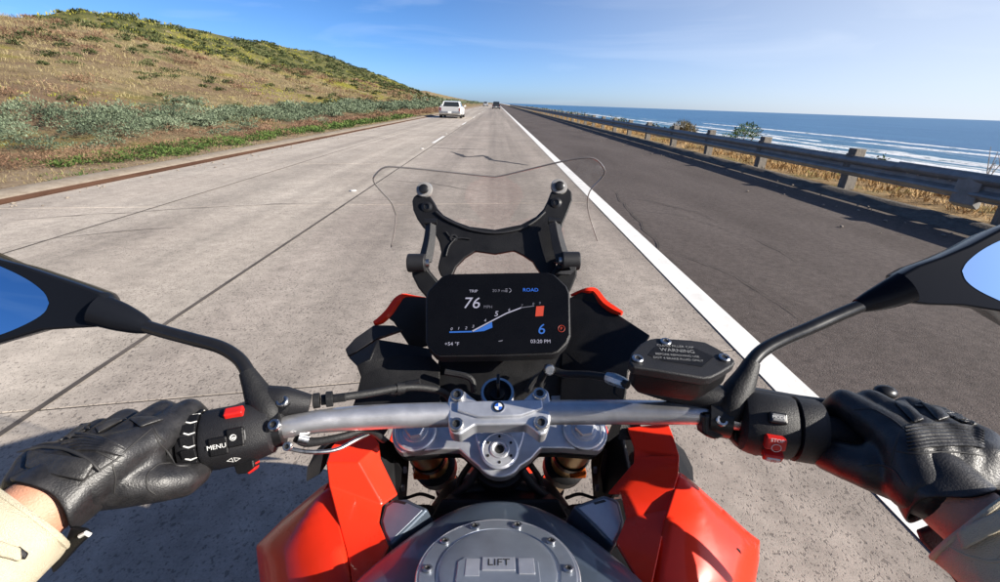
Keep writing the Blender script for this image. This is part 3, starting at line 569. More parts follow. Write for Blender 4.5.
# ------------------------------------------------------------------ cars
def vehicle(kind, paint, loc, lab, w=1.9, ln=5.0, grp=None):
    t = tag(empty(kind, loc), lab, 'car' if kind != 'pickup_car' else 'pickup')
    hw = w/2; h2 = ln/2
    def sect(y, zb, zt, k): return [(-hw*k, y, zb+.08), (-hw*k*1.0, y, (zb+zt)*.5), (-hw*k*.97, y, zt-.06), (-hw*k*.9, y, zt), (hw*k*.9, y, zt), (hw*k*.97, y, zt-.06), (hw*k, y, (zb+zt)*.5), (hw*k, y, zb+.08), (hw*k*.9, y, zb), (-hw*k*.9, y, zb)]
    if kind == 'pickup_car':
        body = loft([sect(-h2, .42, .88, .93), sect(-h2+.12, .30, .95, .98), sect(-h2+.9, .24, .97, 1), sect(-.2, .22, .95, 1), sect(h2-1.2, .22, .93, 1), sect(h2-.1, .30, .86, .97), sect(h2, .42, .74, .92)])
        cab = [(-1.15, .93, .88), (-.92, 1.38, .74), (.3, 1.42, .70), (1.0, .92, .86)]
    else:
        body = loft([sect(-h2, .42, .95, .93), sect(-h2+.12, .30, 1.02, .98), sect(-h2+.9, .24, 1.04, 1), sect(-.2, .22, 1.03, 1), sect(h2-1.2, .22, 1.0, 1), sect(h2-.1, .30, .90, .97), sect(h2, .42, .80, .92)])
        cab = [(-h2+.06, 1.0, .86), (-h2+.38, 1.66, .72), (.35, 1.70, .72), (1.15, 1.0, .86)]
    mk('body', body, paint, t, ang=35)
    mk('cabin', loft([[(-hw*k, y, z-.001*0) for _ in (0,)]+[(hw*k, y, z)]+[(hw*k*1.0, y, .9)]+[(-hw*k, y, .9)] for y, z, k in cab]), paint, t, ang=30, bevel=.04)
    # panes set proud of the cabin
    (ya, za, ka), (yb, zb, kb), (yc, zc, kc), (yd, zd, kd) = cab
    def quad(a, b, ins=.12, off=(0, -.012, .008)):
        (y0, z0, k0), (y1, z1, k1) = a, b; P = [Vector((-hw*k0, y0, z0)), Vector((hw*k0, y0, z0)), Vector((hw*k1, y1, z1)), Vector((-hw*k1, y1, z1))]; c = sum(P, Vector())/4
        return prism([c+(p-c)*(1-ins)+Vector(off) for p in P], Vector(off)*-1)
    mk('rear_window', quad(cab[0], cab[1], .16), M['carglass'], t); mk('windscreen', quad(cab[3], cab[2], .12, (0, .012, .01)), M['carglass'], t)
    for s in (-1, 1):
        P = [Vector((s*hw*(ka*.99), ya+.2, za+.03)), Vector((s*hw*kb, yb+.05, zb-.08)), Vector((s*hw*kc, yc-.05, zc-.08)), Vector((s*hw*kd, yd-.22, zd+.03))]; P = [p+Vector((s*.012, 0, 0)) for p in P]
        mk('side_window', prism(P, (-s*.02, 0, 0)), M['carglass'], t)
        mk('tail_lamp', box((s*hw*.84, -h2-.012, .74), (.13 if kind != 'pickup_car' else .10, .05, .30)), M['lamp'], t, bevel=.01)
        mk('door_mirror', ball((s*(hw+.1), .75, 1.02), .09, s=(1.1, .6, .8)), paint, t)
        for y in (-h2+1.0, h2-.95):
            o = mk('wheel', lathe((s*(hw-.22), y, .33), (s, 0, 0), [(.33, 0), (.335, .03), (.335, .19), (.32, .22), (.21, .225), (.20, .20), (.05, .21)], 24), M['tyre'], t)
            mk('hub', lathe((s*(hw-.0), y, .33), (s, 0, 0), [(.20, -.03), (.19, .0), (.05, .012)], 18), M['chrome'], o)
    mk('bumper', box((0, -h2-.06, .47), (w*.92, .14, .17)), M['chrome'], t, bevel=.03)
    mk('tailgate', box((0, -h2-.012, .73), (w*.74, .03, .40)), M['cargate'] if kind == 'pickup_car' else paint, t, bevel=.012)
    mk('number_plate', box((0, -h2-.145, .50), (.31, .012, .15)), M['white'], t); mk('underbody', box((0, 0, .25), (w*.86, ln*.9, .12)), M['tyre'], t)
    if kind == 'pickup_car': mk('cargo_bed', box((0, -h2+.62, .972), (w*.74, .98, .02)), M['tyre'], t)
    return t
vehicle('pickup_car', M['carwhite'], (-4.15, 45.5, 0), 'white car with an open pickup bed, in the left lane ahead', 2.02, 5.2)
vehicle('passenger_car', M['cardark'], (-.15, 120, 0), 'dark sport utility car ahead in the same lane, small in the distance', 1.95, 4.7)
vehicle('passenger_car', M['cargrey'], (-4.3, 185, 0), 'tiny silver car furthest away, between the white pickup and the dark car', 1.9, 4.6)
# ------------------------------------------------------------------ bike frame: X right, Y forward, Z up, metres, origin on the road under the camera
PIT = math.atan((CY-VP[1])/F); CP, SP = math.cos(PIT), math.sin(PIT)
BX = Matrix(((1, 0, 0), (0, -SP, CP), (0, CP, SP))) # placeholder, replaced below
_b = Matrix(((1, 0, 0), (0, SP, -CP), (0, CP, SP))).transposed()   # columns: bike X, Y, Z written in camera axes
_b = Matrix(((1, 0, 0), (0, SP, CP), (0, -CP, SP)))                  # camera = _b @ bike
LEAN = (Matrix.Translation((0, 0, H)) @ (RCW @ _b).to_4x4() @ Matrix.Translation((0, 0, -H)))
def A(px, py, d):
    x = (px-CX)/F*d; y = (py-CY)/F*d; return Vector((x, d*CP-y*SP, H-d*SP-y*CP))
def RP(px, py, C, n):
    o = Vector((0, 0, H)); d = A(px, py, 1)-o; C = Vector(C); n = Vector(n); return o+d*((C-o).dot(n)/d.dot(n))
VIEWN = Vector((0, -CP, SP))
def root(name, lab, catg):
    o = empty(name); o.matrix_world = LEAN; return tag(o, lab, catg)
bike = root('motorcycle', 'red and black adventure motorcycle ridden towards the horizon, seen from the saddle', 'motorcycle')
Bk = bike
def part(name, vf, m, parent=None, **k): return mk(name, vf, m, parent or bike, **k)
def bolt(c, ax, r, parent, m=None, h=.004, name='bolt'):
    m = m or M['bolt']; b = mk(name, lathe(c, ax, [(r, 0), (r, h*.7), (r*.86, h), (r*.55, h), (r*.5, h*.35)], 20), m, parent, ang=30)
    mk('socket', lathe(Vector(c)+unit(ax)*h*.3, ax, [(r*.5, 0), (r*.5, h*.2)], 6), M['dark'], b, sm=False); return b
FD = unit((0, .58, -.815)); NY = unit((0, -.43, .90))                      # steering axis
# ---- handlebar
hb = [A(180, 445, .432), A(232, 436, .442), A(285, 427, .452), A(318, 421.5, .462), A(350, 418.5, .473), A(395, 416, .485), A(450, 414.5, .497), A(500, 413.5, .5), A(550, 412.5, .497), A(605, 412, .485), A(650, 412.5, .473), A(685, 413, .462), A(715, 415, .455), A(765, 425, .442), A(822, 436, .432)]
barr = [.0112, .0112, .0112, .0118, .0128, .0132, .0134, .0134, .0134, .0132, .0128, .0118, .0112, .0112, .0112]
part('handlebar', tube(hb, barr, 24, 5), M['bar'])
# ---- clamp
CC = A(500, 410, .486)
cl = [(448, 399), (451, 390.5), (458, 388.5), (465, 391), (472, 397), (479, 401.5), (500, 401), (522, 400.5), (529, 394), (537, 387.5), (544, 387), (549, 391.5), (551, 405), (550.5, 421), (546, 433.5), (540, 435), (533, 429), (526, 424), (500, 424.5), (475, 425), (467, 430), (460, 434.5), (452, 433), (448.5, 428), (448, 414)]
cp = part('handlebar_clamp', prism([RP(x, y, CC, NY) for x, y in cl], -NY*.022), M['alu'], bevel=.0028, seg=3)
rib = [(457, 403), (480, 402.5), (500, 402), (521, 401.5), (542, 401), (543, 410), (521, 417.5), (500, 418.5), (479, 418.5), (457, 412)]
mk('raised_web', prism([RP(x, y, CC, NY)+NY*.0045 for x, y in rib], -NY*.006), M['alu'], cp, bevel=.002)
for x, y in ((457.5, 396.2), (456.5, 425.5), (539.5, 395), (541, 424)): bolt(RP(x, y, CC, NY)+NY*.0002, NY, .0078, cp, h=.0045)
bc = RP(498.5, 409, CC, NY)+NY*.0046; bu = Vector((1, 0, 0)); bv = NY.cross(bu)
mk('badge_ring', lathe(bc, NY, [(.0066, 0), (.0066, .0008), (.0060, .0010)], 28), M['steel'], cp); mk('badge_disc', lathe(bc+NY*.0009, NY, [(.0059, 0), (.0059, .0002)], 28), M['black'], cp)
for q in range(4):
    P = [bc+NY*.0012]+[bc+NY*.0012+(bu*math.cos(a)+bv*math.sin(a))*.0041 for a in np.linspace(q*PI/2+.0, q*PI/2+PI/2, 8)]
    mk('badge_quarter', prism(P, -NY*.0002), (M['blue'] if q % 2 else M['white']), cp, sm=False)
# ---- top yoke
YC = A(500, 450, .548)
def circ(cx, cy, r, a0, a1, n, C, N):
    c = RP(cx, cy, C, N); u, v, w = frame(N); return [c+(u*math.cos(a)+v*math.sin(a))*r for a in np.linspace(a0, a1, n)]
FL, FR = RP(416, 432, YC, NY), RP(583.5, 430.5, YC, NY); SC_ = RP(499.5, 452, YC, NY)
ang = lambda d: d*PI/180
outl = circ(583.5, 430.5, .0300, ang(-60), ang(75), 12, YC, NY)+[RP(545, 408, YC, NY), RP(500, 402, YC, NY), RP(455, 409, YC, NY)]+circ(416, 432, .0300, ang(105), ang(240), 12, YC, NY)
outl += [RP(x, y, YC, NY) for x, y in ((442, 449), (459, 449), (470, 459))]+circ(499.5, 452, .0300, ang(215), ang(325), 12, YC, NY)+[RP(x, y, YC, NY) for x, y in ((531, 459), (541, 448), (562, 448))]
yk = part('top_yoke', prism(outl, -NY*.016), M['alu'], bevel=.0025, seg=3)
yk2 = [p+(p-SC_).normalized()*(-.002)-NY*.017 for p in outl]; mk('yoke_underside', prism(yk2, -NY*.014), M['black'], yk, bevel=.003)
pocket = [(474, 426), (526, 425), (523, 441), (519, 452), (510, 464), (500, 467), (489, 465), (480, 453), (476, 441)]
mk('centre_web', prism([RP(x, y, YC, NY)+NY*.006 for x, y in pocket], -NY*.01), M['alu'], yk, bevel=.002)
nc = SC_-Vector((0, 0, 0))+NY*.006
nu = mk('stem_nut', lathe(nc, NY, [(.0232, 0), (.0232, .0015), (.0205, .0032), (.0195, .0026), (.0120, .0030), (.0108, .0045), (.0085, .0045), (.0070, .0035), (.0058, .0034), (.0055, -.001)], 40), M['alu'], yk, ang=25)
mk('stem_hole', lathe(nc+NY*.0002, NY, [(.0056, 0), (.0056, .0010)], 24), M['dark'], yk)
u_, v_, w_ = frame(NY)
for k in range(6): a = ang(30+60*k); bolt(nc+NY*.0024+(u_*math.cos(a)+v_*math.sin(a))*.0158, NY, .0017, yk, M['dark'], h=.0012, name='pin')
for c in (FL, FR):
    f = mk('fork_cap', lathe(c+NY*.0008, NY, [(.0262, -.004), (.0262, .003), (.0245, .0045), (.0215, .0048), (.0208, .0036), (.0160, .0038), (.0150, .0058), (.0145, .0060)], 48), M['alu'], yk, ang=25)
    mk('hex', lathe(c+NY*.0068, NY, [(.0125, 0), (.0125, .0042), (.0112, .0056)], 6, hint=(1, .2, 0)), M['bar'], f, sm=False)
for s, x, y in ((-1, 424, 401), (1, 567, 399.5)):
    c = A(x, y, .60); mk('fork_cap_guard', lathe(c, unit((0, -.2, .97)), [(.022, -.02), (.023, 0), (.021, .004)], 28), M['white'] if 0 else M['alu'], yk)
# ignition lock and key
kc = A(497.5, 393, .535); kr_ = part('ignition_lock', lathe(kc, NY, [(.0205, -.03), (.0205, 0), (.0195, .0025), (.0165, .0025), (.0155, -.004), (.0155, -.012)], 40), M['steel'])
mk('lock_barrel', lathe(kc-NY*.008, NY, [(.0155, -.02), (.0155, .002), (.009, .004), (.0085, .008), (.007, .009)], 28), M['black'], kr_); mk('key', box(kc+NY*.016+Vector((.001, 0, 0)), (.0038, .013, .034), Matrix(frame(NY)).transposed()), M['satin'], kr_, bevel=.001)
# fork legs
for s, c in ((-1, FL), (1, FR)):
    top = c-NY*.016; fk = part('fork_leg', tube([top, top+FD*.10, top+FD*.42], [.0245, .0245, .0215], 28), M['gold'])
    mk('lower_clamp', lathe(top+FD*.185, -FD, [(.034, -.02), (.034, .02), (.028, .024)], 24), M['black'], fk); mk('slider', tube([top+FD*.42, top+FD*.82], [.0285, .026], 24), M['black2'], fk)
    mk('adjuster_cover', lathe(top+FD*.10, -FD, [(.0272, -.009), (.0272, .009), (.025, .011)], 24), M['satin'], fk); mk('clip', box(top+FD*.135+Vector((s*.01, -.028, .0)), (.024, .014, .012)), M['orange'], fk, bevel=.002)
# lower yoke, frame neck, hoses, radiator
ax = SC_-NY*.19; part('lower_yoke', prism([ax+Vector((dx, dy, 0)) for dx, dy in ((-.07, -.03), (.07, -.03), (.07, .04), (-.07, .04))], (0, .01, -.03)), M['black'], bevel=.006)
part('steering_head', tube([SC_-NY*.03, SC_-NY*.23], [.032, .036], 24), M['black2'])
for s in (-1, 1):
    part('frame_beam', tube([SC_-NY*.11+Vector((s*.03, -.02, 0)), A(500+s*46, 512, .60), Vector((s*.15, .28, .80)), Vector((s*.16, 0, .62)), Vector((s*.14, -.2, .5))], [.028, .030, .032, .032, .028], 14, 4), M['black2'])
    part('hose', tube([A(500+s*22, 470, .56), A(500+s*34, 486, .56), A(500+s*52, 500, .57), A(500+s*70, 512, .60)], .0055, 10, 5), M['rubber']); part('hose', tube([A(500+s*30, 464, .58), A(500+s*40, 480, .59), A(500+s*42, 500, .58)], .004, 10, 5), M['rubber'])
    part('wiring', tube([A(500+s*66, 498, .58), A(500+s*80, 494, .60), A(500+s*98, 498, .60), A(500+s*112, 486, .58)], .0022, 8, 5), M['rubber'])
part('steering_damper', tube([A(463, 492, .575), A(500, 486, .58), A(545, 494, .575)], [.009, .010, .008], 14, 4), M['black2'])
part('airbox_front', loft([[A(x, 478+abs(x-500)*.12, .60) for x in (462, 480, 500, 520, 538)]+[A(538, 500, .57), A(500, 500, .55), A(462, 500, .57)], [A(x, 500, .545) for x in (440, 470, 500, 530, 560)]+[A(572, 520, .56), A(500, 520, .53), A(428, 520, .56)]]), M['black'], bevel=.004)
# ---- instrument display
dd = lambda py: .600+(py-274)*(.546-.600)/(355-274)
DV = unit(A(500, 274, dd(274))-A(500, 355, dd(355))); DU = Vector((1, 0, 0)); DN = DU.cross(DV); D0 = A(500, 314, .572); D = lambda x, y: RP(x, y, D0, DN)
dis = [(441, 276.5), (448, 273.6), (500, 272.6), (548, 272), (555, 274.5), (567, 286), (570, 293), (571, 336), (568, 343), (559, 352), (553, 354), (500, 355.8), (440, 356.6), (435, 354.5), (428, 347), (425.5, 341), (425.5, 298), (427.5, 291)]
dsp = part('instrument_display', prism([D(x, y) for x, y in dis], -DN*.022), M['black2'], bevel=.003, seg=3)
ctr = Vector(D(498.5, 314)); scr = [ctr+(D(x, y)-ctr)*.975+DN*.0012 for x, y in dis]; mk('screen', prism(scr, -DN*.003), M['gloss'], dsp, bevel=.0006)
def dt(s, x, y, h, m, sh=0, al='CENTER', nm='readout', b=0): return text(s, nm, D(x, y)+DN*.0016, DU, DV, h*.00125, m, dsp, al and .00003, al, sh, b)
S_ = 1.32
dt('76', 471.5, 304, 13.5*S_, M['scrw'], .15, b=.0); dt('MPH', 488, 307.5, 3.4*S_, M['scrg']); dt('TRIP', 473.5, 291.8, 3.4*S_, M['scrw']); dt('20.9 mi', 499, 291.3, 3.6*S_, M['scrg']); dt('ROAD', 530.5, 290.6, 4.4*S_, M['blue'])
dt('6', 541, 330, 12*S_, M['scrb'], .15); dt('03:20 PM', 540.5, 342, 4*S_, M['scrw']); dt('+54 \u00b0F', 452, 344.5, 4*S_, M['scrw'])
for s, x, y in (('0', 451.5, 329.5), ('1', 458.5, 329), ('2', 466, 328.6), ('3', 473, 327), ('4', 485, 321), ('6', 509, 310.5), ('7', 521.5, 306.3), ('8', 533, 304.6), ('9', 539.5, 303.8)): dt(s, x, y, 3.2*S_, M['scrw'] if s < '7' else M['scrg'], .2)
dt('5', 496, 314.5, 6.3*S_, M['scrw'], .2)
fl = lambda pts, m, nm: mk(nm, prism([D(x, y)+DN*.0018 for x, y in pts], -DN*.0003), m, dsp, sm=False)
fl([(449.5, 332), (472, 331.4), (472, 332.8), (449.5, 333.4)], M['scrb'], 'rev_scale'); fl([(472, 332.8), (478, 330), (492, 322.5), (492.5, 328), (484, 331.5)], M['scrb'], 'rev_bar')
fl([(472, 331.2), (490, 321.8), (506, 313.5), (521, 307.8), (521, 308.9), (506, 314.7), (490, 323), (473, 332.2)], M['scrw'], 'rev_curve'); fl([(521, 307.9), (534, 306.2), (534, 306.9), (521, 308.7)], M['scrg'], 'rev_curve')
fl([(536.2, 307), (544, 306.4), (543, 316.5), (535.2, 317)], M['scrr'], 'red_zone'); fl([(498, 341.5), (503, 340.5), (502, 341.8), (499, 342.3)], M['scrg'], 'pointer')
mk('warning_light', cat(tube([D(561.3+3.3*math.cos(a), 329.2+3.3*math.sin(a))+DN*.0018 for a in np.linspace(0, 2*PI, 20)], .0003, 6)), M['scrr'], dsp); dt('P', 561.3, 329.2, 4.6, M['scrr'])
mk('beam_icon', cat(tube([D(509+1.9*math.cos(a), 291+1.9*math.sin(a))+DN*.0018 for a in np.linspace(-1.6, 1.6, 10)], .0003, 6), *[tube([D(507.5, 289.6+k*1.4)+DN*.0018, D(505.5, 289.6+k*1.4)+DN*.0018], .0003, 6) for k in range(3)]), M['scrw'], dsp)
# ---- windscreen
def glassmat():
    m = bpy.data.materials.new('clear_screen'); m.use_nodes = True; n = m.node_tree.nodes; l = m.node_tree.links.new; n.clear(); o = n.new('ShaderNodeOutputMaterial'); mxs = n.new('ShaderNodeMixShader'); t = n.new('ShaderNodeBsdfTransparent'); g = n.new('ShaderNodeBsdfGlossy'); f = n.new('ShaderNodeFresnel')
    t.inputs[0].default_value = (.94, .945, .945, 1); g.inputs['Roughness'].default_value = .04; f.inputs[0].default_value = 1.38; l(f.outputs[0], mxs.inputs[0]); l(t.outputs[0], mxs.inputs[1]); l(g.outputs[0], mxs.inputs[2]); l(mxs.outputs[0], o.inputs[0]); return m
GL = glassmat()
wd0 = lambda y: .785+(y-160)*.0011
Wp = lambda x, y: A(x, y, wd0(y)-.00000075*(x-497)**2*2)
wl = [(391, 247), (394.5, 230), (396, 215), (391, 202), (381, 191), (373.5, 181)]; wt = [(376, 174), (385, 167.2), (400, 167.3), (430, 170), (460, 173.3), (488, 176.2), (500, 176), (530, 169), (562, 161.5), (585, 157.8), (597, 160)]; wr = [(605, 171), (600, 180), (590, 191), (587.5, 203), (589.5, 216), (594, 230), (597.5, 241)]
wb = [(585, 275), (560, 300), (497, 312), (435, 300), (402, 275)]
rimv = wl+wt+wr; face = rimv+wb; cW = Wp(497, 235)+Vector((0, .02, 0))
P = [Wp(x, y) for x, y in face]; n = len(P); cen = cW; V = P+[cen.lerp(p, .55)+Vector((0, .004, 0)) for p in P]+[cen]; Fc = [(i, (i+1) % n, (i+1) % n+n, i+n) for i in range(n)]+[(i+n, (i+1) % n+n, 2*n) for i in range(n)]
ws = part('windscreen', (V, Fc), GL, ang=180)
RIM = mat('screen_edge', (.13, .12, .115), .12, spec=.7); RIM2 = mat('screen_edge_clear', (.22, .21, .20), .10, spec=.9)
mk('screen_edge', tube([Wp(x, y) for x, y in wl[2:]+wt+wr[:2]], .0014, 8, 3), RIM, ws); mk('screen_edge', tube([Wp(x, y) for x, y in wr[1:]], .0012, 8, 3), RIM2, ws); mk('screen_edge', tube([Wp(x, y) for x, y in wl[:3]], .0012, 8, 3), RIM2, ws)
# ---- screen bracket
bd = lambda y: .715-(y-190)*.00045
Bp = lambda x, y, o=0: A(x, y, bd(y)+o)
br = [(412, 201), (413.5, 196.5), (418, 193.5), (424, 193), (430, 196), (434, 202), (437, 208), (443.5, 215), (456, 221.5), (470, 226.5), (495, 229.5), (521, 224.5), (536, 216.5), (543.5, 209), (548, 200), (551, 192), (555, 187.5), (562, 185.5), (567, 187), (572, 192), (572.5, 200), (568, 212), (563, 224), (561, 235), (558, 252), (556, 268), (552, 274), (541, 274), (536.5, 268), (533, 262), (523, 255.5), (514, 251), (495, 254.3), (475, 251.5), (465, 258), (456, 267), (452, 276), (441, 277), (437.5, 268), (441, 252), (439, 242), (434, 232), (424, 229), (417, 219), (413, 210)]
bk = part('screen_bracket', prism([Bp(x, y) for x, y in br], -VIEWN*.016), M['black'], bevel=.0025, seg=2)
mk('bracket_rib', tube([Bp(x, y, -.002) for x, y in ((436, 212), (445, 219), (458, 225), (472, 230), (495, 233), (520, 229), (535, 221), (545, 212))], .0022, 8, 3), M['black2'], bk)
mk('bracket_rib', tube([Bp(x, y, -.002) for x, y in ((446, 232), (452, 238), (462, 238), (470, 239))], .0013, 8, 3), M['black2'], bk); mk('bracket_rib', tube([Bp(x, y, -.002) for x, y in ((456, 238), (449, 246), (446, 256))], .0013, 8, 3), M['black2'], bk)
mk('boss', lathe(Bp(454, 238), VIEWN, [(.006, 0), (.006, .003), (.0035, .003), (.003, .001)], 16), M['black2'], bk)
for x, y in ((424.5, 190), (559, 187)):
    mk('screen_grommet', lathe(Bp(x, y)+VIEWN*.001, unit((0, -.85, .5)), [(.0125, -.004), (.0135, 0), (.012, .0035), (.006, .005)], 24), RIM2, bk)
    mk('screw', lathe(Bp(x, y)+VIEWN*.006, VIEWN, [(.0075, 0), (.0075, .003), (.005, .0045)], 18), M['satin'], bk)
for x, y in ((427, 207), (556, 203)): mk('screw', lathe(Bp(x, y), VIEWN, [(.0085, 0), (.0085, .003), (.0045, .0045), (.004, .002)], 18), M['satin'], bk)
# adjusting links
for pts, w in (([(431, 222), (429.5, 240), (425, 262)], .0095), ([(554, 221), (559, 245), (566, 268)], .0110)):
    P = [A(x, y, bd(y)-.022) for x, y in pts]; a = part('screen_link', tube(P, [w*.85, w, w*1.15], 4, 4, flat=.55), M['black2'], bevel=.001)
    mk('pivot', tube([P[0]-Vector((.009, 0, 0)), P[0]+Vector((.009, 0, 0))], .0052, 14), M['satin'], a)
for x, y, s in ((417, 263, -1), (571, 261, 1)):
    c = A(x, y, .655); a = part('link_pivot', tube([c-Vector((.0135, 0, 0)), c+Vector((.0125, 0, 0))], .0135, 20), M['black2'], bevel=.002); mk('bolt_head', tube([c-Vector((s*-.012, 0, 0)), c+Vector((-s*.018, 0, 0))], .006, 12), M['bolt'], a)
part('link_mount', prism([A(x, y, .665) for x, y in ((410, 262), (415, 256), (424, 258), (428, 270), (438, 282), (452, 284), (448, 300), (428, 300), (418, 288), (412, 276))], -VIEWN*.02), M['black'], bevel=.003)
part('link_mount', prism([A(x, y, .665) for x, y in ((552, 272), (560, 262), (574, 252), (578, 262), (577, 276), (571, 290), (566, 300), (548, 298))], -VIEWN*.02), M['black'], bevel=.003)
bx_ = [A(x, y, .645) for x, y in ((554, 262), (577, 265), (576, 270), (570, 275), (556, 274), (560, 271), (570, 270), (569, 267))]; part('link_foot', prism(bx_, -VIEWN*.012), M['black2'], bevel=.001)
# ---- inner fairing, left and right
def facets(name, verts, faces, m, solid=.004, bevel=.0015, parent=None, crown=0):
    if not crown: return part(name, ([A(*v) for v in verts], faces), m, parent=parent, sm=True, ang=32, solid=solid, bevel=bevel)
    # pressed panel: finely divided and domed outwards, flat at its rim
    bm = bmesh.new(); vs = [bm.verts.new(A(*v)) for v in verts]
    for f in faces: bm.faces.new([vs[i] for i in f])
    bmesh.ops.triangulate(bm, faces=bm.faces)
    for _ in range(3): bmesh.ops.subdivide_edges(bm, edges=bm.edges[:], cuts=1, use_grid_fill=True)
    bd = [(e.verts[0].co.copy(), e.verts[1].co.copy()) for e in bm.edges if e.is_boundary]
    n = Vector(PL if verts[0][0] < 500 else PR); n = n if n.dot(VIEWN) > 0 else -n
    def dist(p):
        best = 9
        for a, b in bd: t = max(0, min(1, (p-a).dot(b-a)/max(1e-12, (b-a).length_squared))); best = min(best, (p-a-(b-a)*t).length)
        return best
    mv = [(v, dist(v.co)) for v in bm.verts]
    for v, q in mv: t = min(1, q/.055); v.co += n*crown*(1-(1-t)**2)
    bm.verts.index_update(); V = [v.co.copy() for v in bm.verts]; Fc = [[v.index for v in f.verts] for f in bm.faces]; bm.free()
    return part(name, (V, Fc), m, parent=parent, sm=True, ang=60, solid=solid)
# left wing: top strut, recess, lower body
facets('inner_fairing', [(346, 350, .60), (356, 339, .61), (374, 326, .62), (394, 326, .625), (403, 331, .63), (379, 339, .61), (358, 353, .595), (349, 358, .60)], [(0, 1, 6, 7), (1, 2, 5, 6), (2, 3, 4, 5)], M['black2'], .008, .002)
facets('inner_fairing', [(358, 353, .59), (378, 340, .60), (402, 344, .615), (432, 350, .62), (432, 358, .60), (404, 356, .60), (370, 360, .575), (349, 358, .59), (357, 366, .575), (361, 377, .575), (357, 395, .57), (351, 412, .56), (400, 412, .56), (440, 402, .58), (440, 366, .60), (346, 440, .55), (378, 444, .55)],
       [(0, 1, 6), (1, 2, 5, 6), (2, 3, 4, 5), (0, 6, 8, 7), (8, 6, 9), (6, 5, 12, 9), (5, 4, 14, 13, 12), (9, 12, 11, 10), (11, 12, 16, 15)], M['black'])
facets('inner_fairing', [(386, 316, .63), (402, 297, .65), (428, 298, .66), (432, 345, .65), (412, 350, .64), (399, 330, .635), (394, 322, .63)], [(0, 1, 2, 6), (6, 2, 3, 5), (5, 3, 4)], M['black'], .006)
part('fairing_lip', tube([A(374, 323.5, .622), A(381, 320, .624), (A(389, 312, .63)), A(396, 302, .64), A(403, 297, .65), A(414, 297.5, .655), A(427, 299, .66)], [.0035, .006, .0062, .006, .005, .003, .002], 5, 3), M['red'])
facets('inner_fairing', [(570, 298, .66), (586, 290, .65), (594, 293, .65), (606, 307, .64), (621, 317, .625), (650, 336, .60), (640, 352, .58), (628, 372, .565), (625, 402, .56), (560, 402, .58), (562, 350, .62), (600, 352, .60), (618, 440, .55), (650, 440, .55)],
       [(0, 1, 2, 3), (0, 3, 11, 10), (3, 4, 11), (4, 5, 6, 11), (11, 6, 7), (11, 7, 8, 9, 10), (8, 13, 12)], M['black'])
part('fairing_lip', tube([A(571, 295.5, .66), A(580, 292, .655), A(588, 290.5, .65), A(595, 292, .65), A(604, 303, .64), A(613, 309.5, .63), A(622, 313.5, .622)], [.002, .003, .0045, .006, .006, .006, .0035], 5, 3), M['red'])
facets('dash_panel', [(440, 350, .62), (565, 350, .62), (570, 405, .60), (535, 382, .605), (497, 376, .605), (455, 382, .605), (432, 405, .60), (500, 402, .59), (440, 430, .64), (560, 430, .64)], [(0, 1, 2, 3, 4, 5, 6), (6, 5, 4, 7), (4, 3, 2, 7), (6, 7, 9, 8), (7, 2, 9)], M['black'])
for q in (((445, 372), (470, 378), (474, 392)), ((556, 368), (536, 378), (527, 392)), ((388, 398), (402, 386), (420, 382)), ((372, 404), (392, 396), (404, 388))): part('cable_guide', tube([A(x, y, .57) for x, y in q], .004, 8, 4), M['black2'])
# side intake walls beside the forks
for s in (-1, 1):
    X = lambda a: 500+s*a
    facets('radiator_shroud', [(X(122), 432, .57), (X(106), 444, .585), (X(100), 462, .60), (X(98), 500, .60), (X(106), 508, .56), (X(130), 470, .55)], [(0, 1, 2, 5), (5, 2, 3, 4)], M['black'], .006)
    facets('radiator_shroud', [(X(100), 440, .62), (X(94), 452, .63), (X(92), 462, .64), (X(95), 500, .63), (X(100), 510, .60), (X(108), 455, .60)], [(0, 1, 2, 5), (5, 2, 3, 4)], M['black2'], .005)
    for k, (x, y) in enumerate(((96, 452), (95, 470), (97, 488))): mk('clip', box(A(X(x), y, .59), (.004, .004, .008)), M['grey'], bike)
# ---- red fairing
for P in ([(376, 506), (428, 506), (470, 520), (470, 600), (340, 600)], [(572, 506), (622, 500), (640, 520), (668, 600), (530, 600), (530, 520)], [(606, 440), (613, 424), (634, 424), (640, 452), (628, 484), (618, 497), (604, 497), (600, 470)], [(383, 444), (372, 432), (360, 434), (370, 460), (385, 494), (398, 500), (402, 470)]): part('inner_cowl', prism([A(x, y, .585) for x, y in P], -VIEWN*.004), M['black'])
facets('side_panel', [(331, 448, .53), (345, 433, .545), (369, 429, .555), (379, 444, .545), (380, 459, .54), (397.5, 495, .52), (382, 506, .505), (358, 463, .512), (326.5, 463, .51), (329, 486, .50), (379, 523, .485), (389, 547, .46), (346, 552, .46), (370, 590, .42), (354, 590, .425), (400, 545, .455), (372, 585, .42)],
       [(0, 1, 2, 3), (0, 3, 7, 8), (3, 4, 7), (4, 5, 6, 7), (8, 7, 6, 9), (9, 6, 10), (9, 10, 12), (10, 11, 12), (12, 11, 13, 14)], M['red'], .004, .0035)
_o = Vector((0, 0, H)); PL = ((A(326, 488, .515)-A(353, 590, .43)).cross(A(258, 548, .515)-A(353, 590, .43))).normalized(); PR = ((A(680, 475, .515)-A(651, 590, .43)).cross(A(757, 541, .515)-A(651, 590, .43))).normalized()
def dl(x, y, C, n, dz=0): p = RP(x, y, C, n); return (x, y, p.y*CP+(H-p.z)*SP+dz)
QL = lambda x, y, dz=0: dl(x, y, A(326, 488, .515), PL, dz)
QR = lambda x, y, dz=0: dl(x, y, A(680, 475, .515), PR, dz)
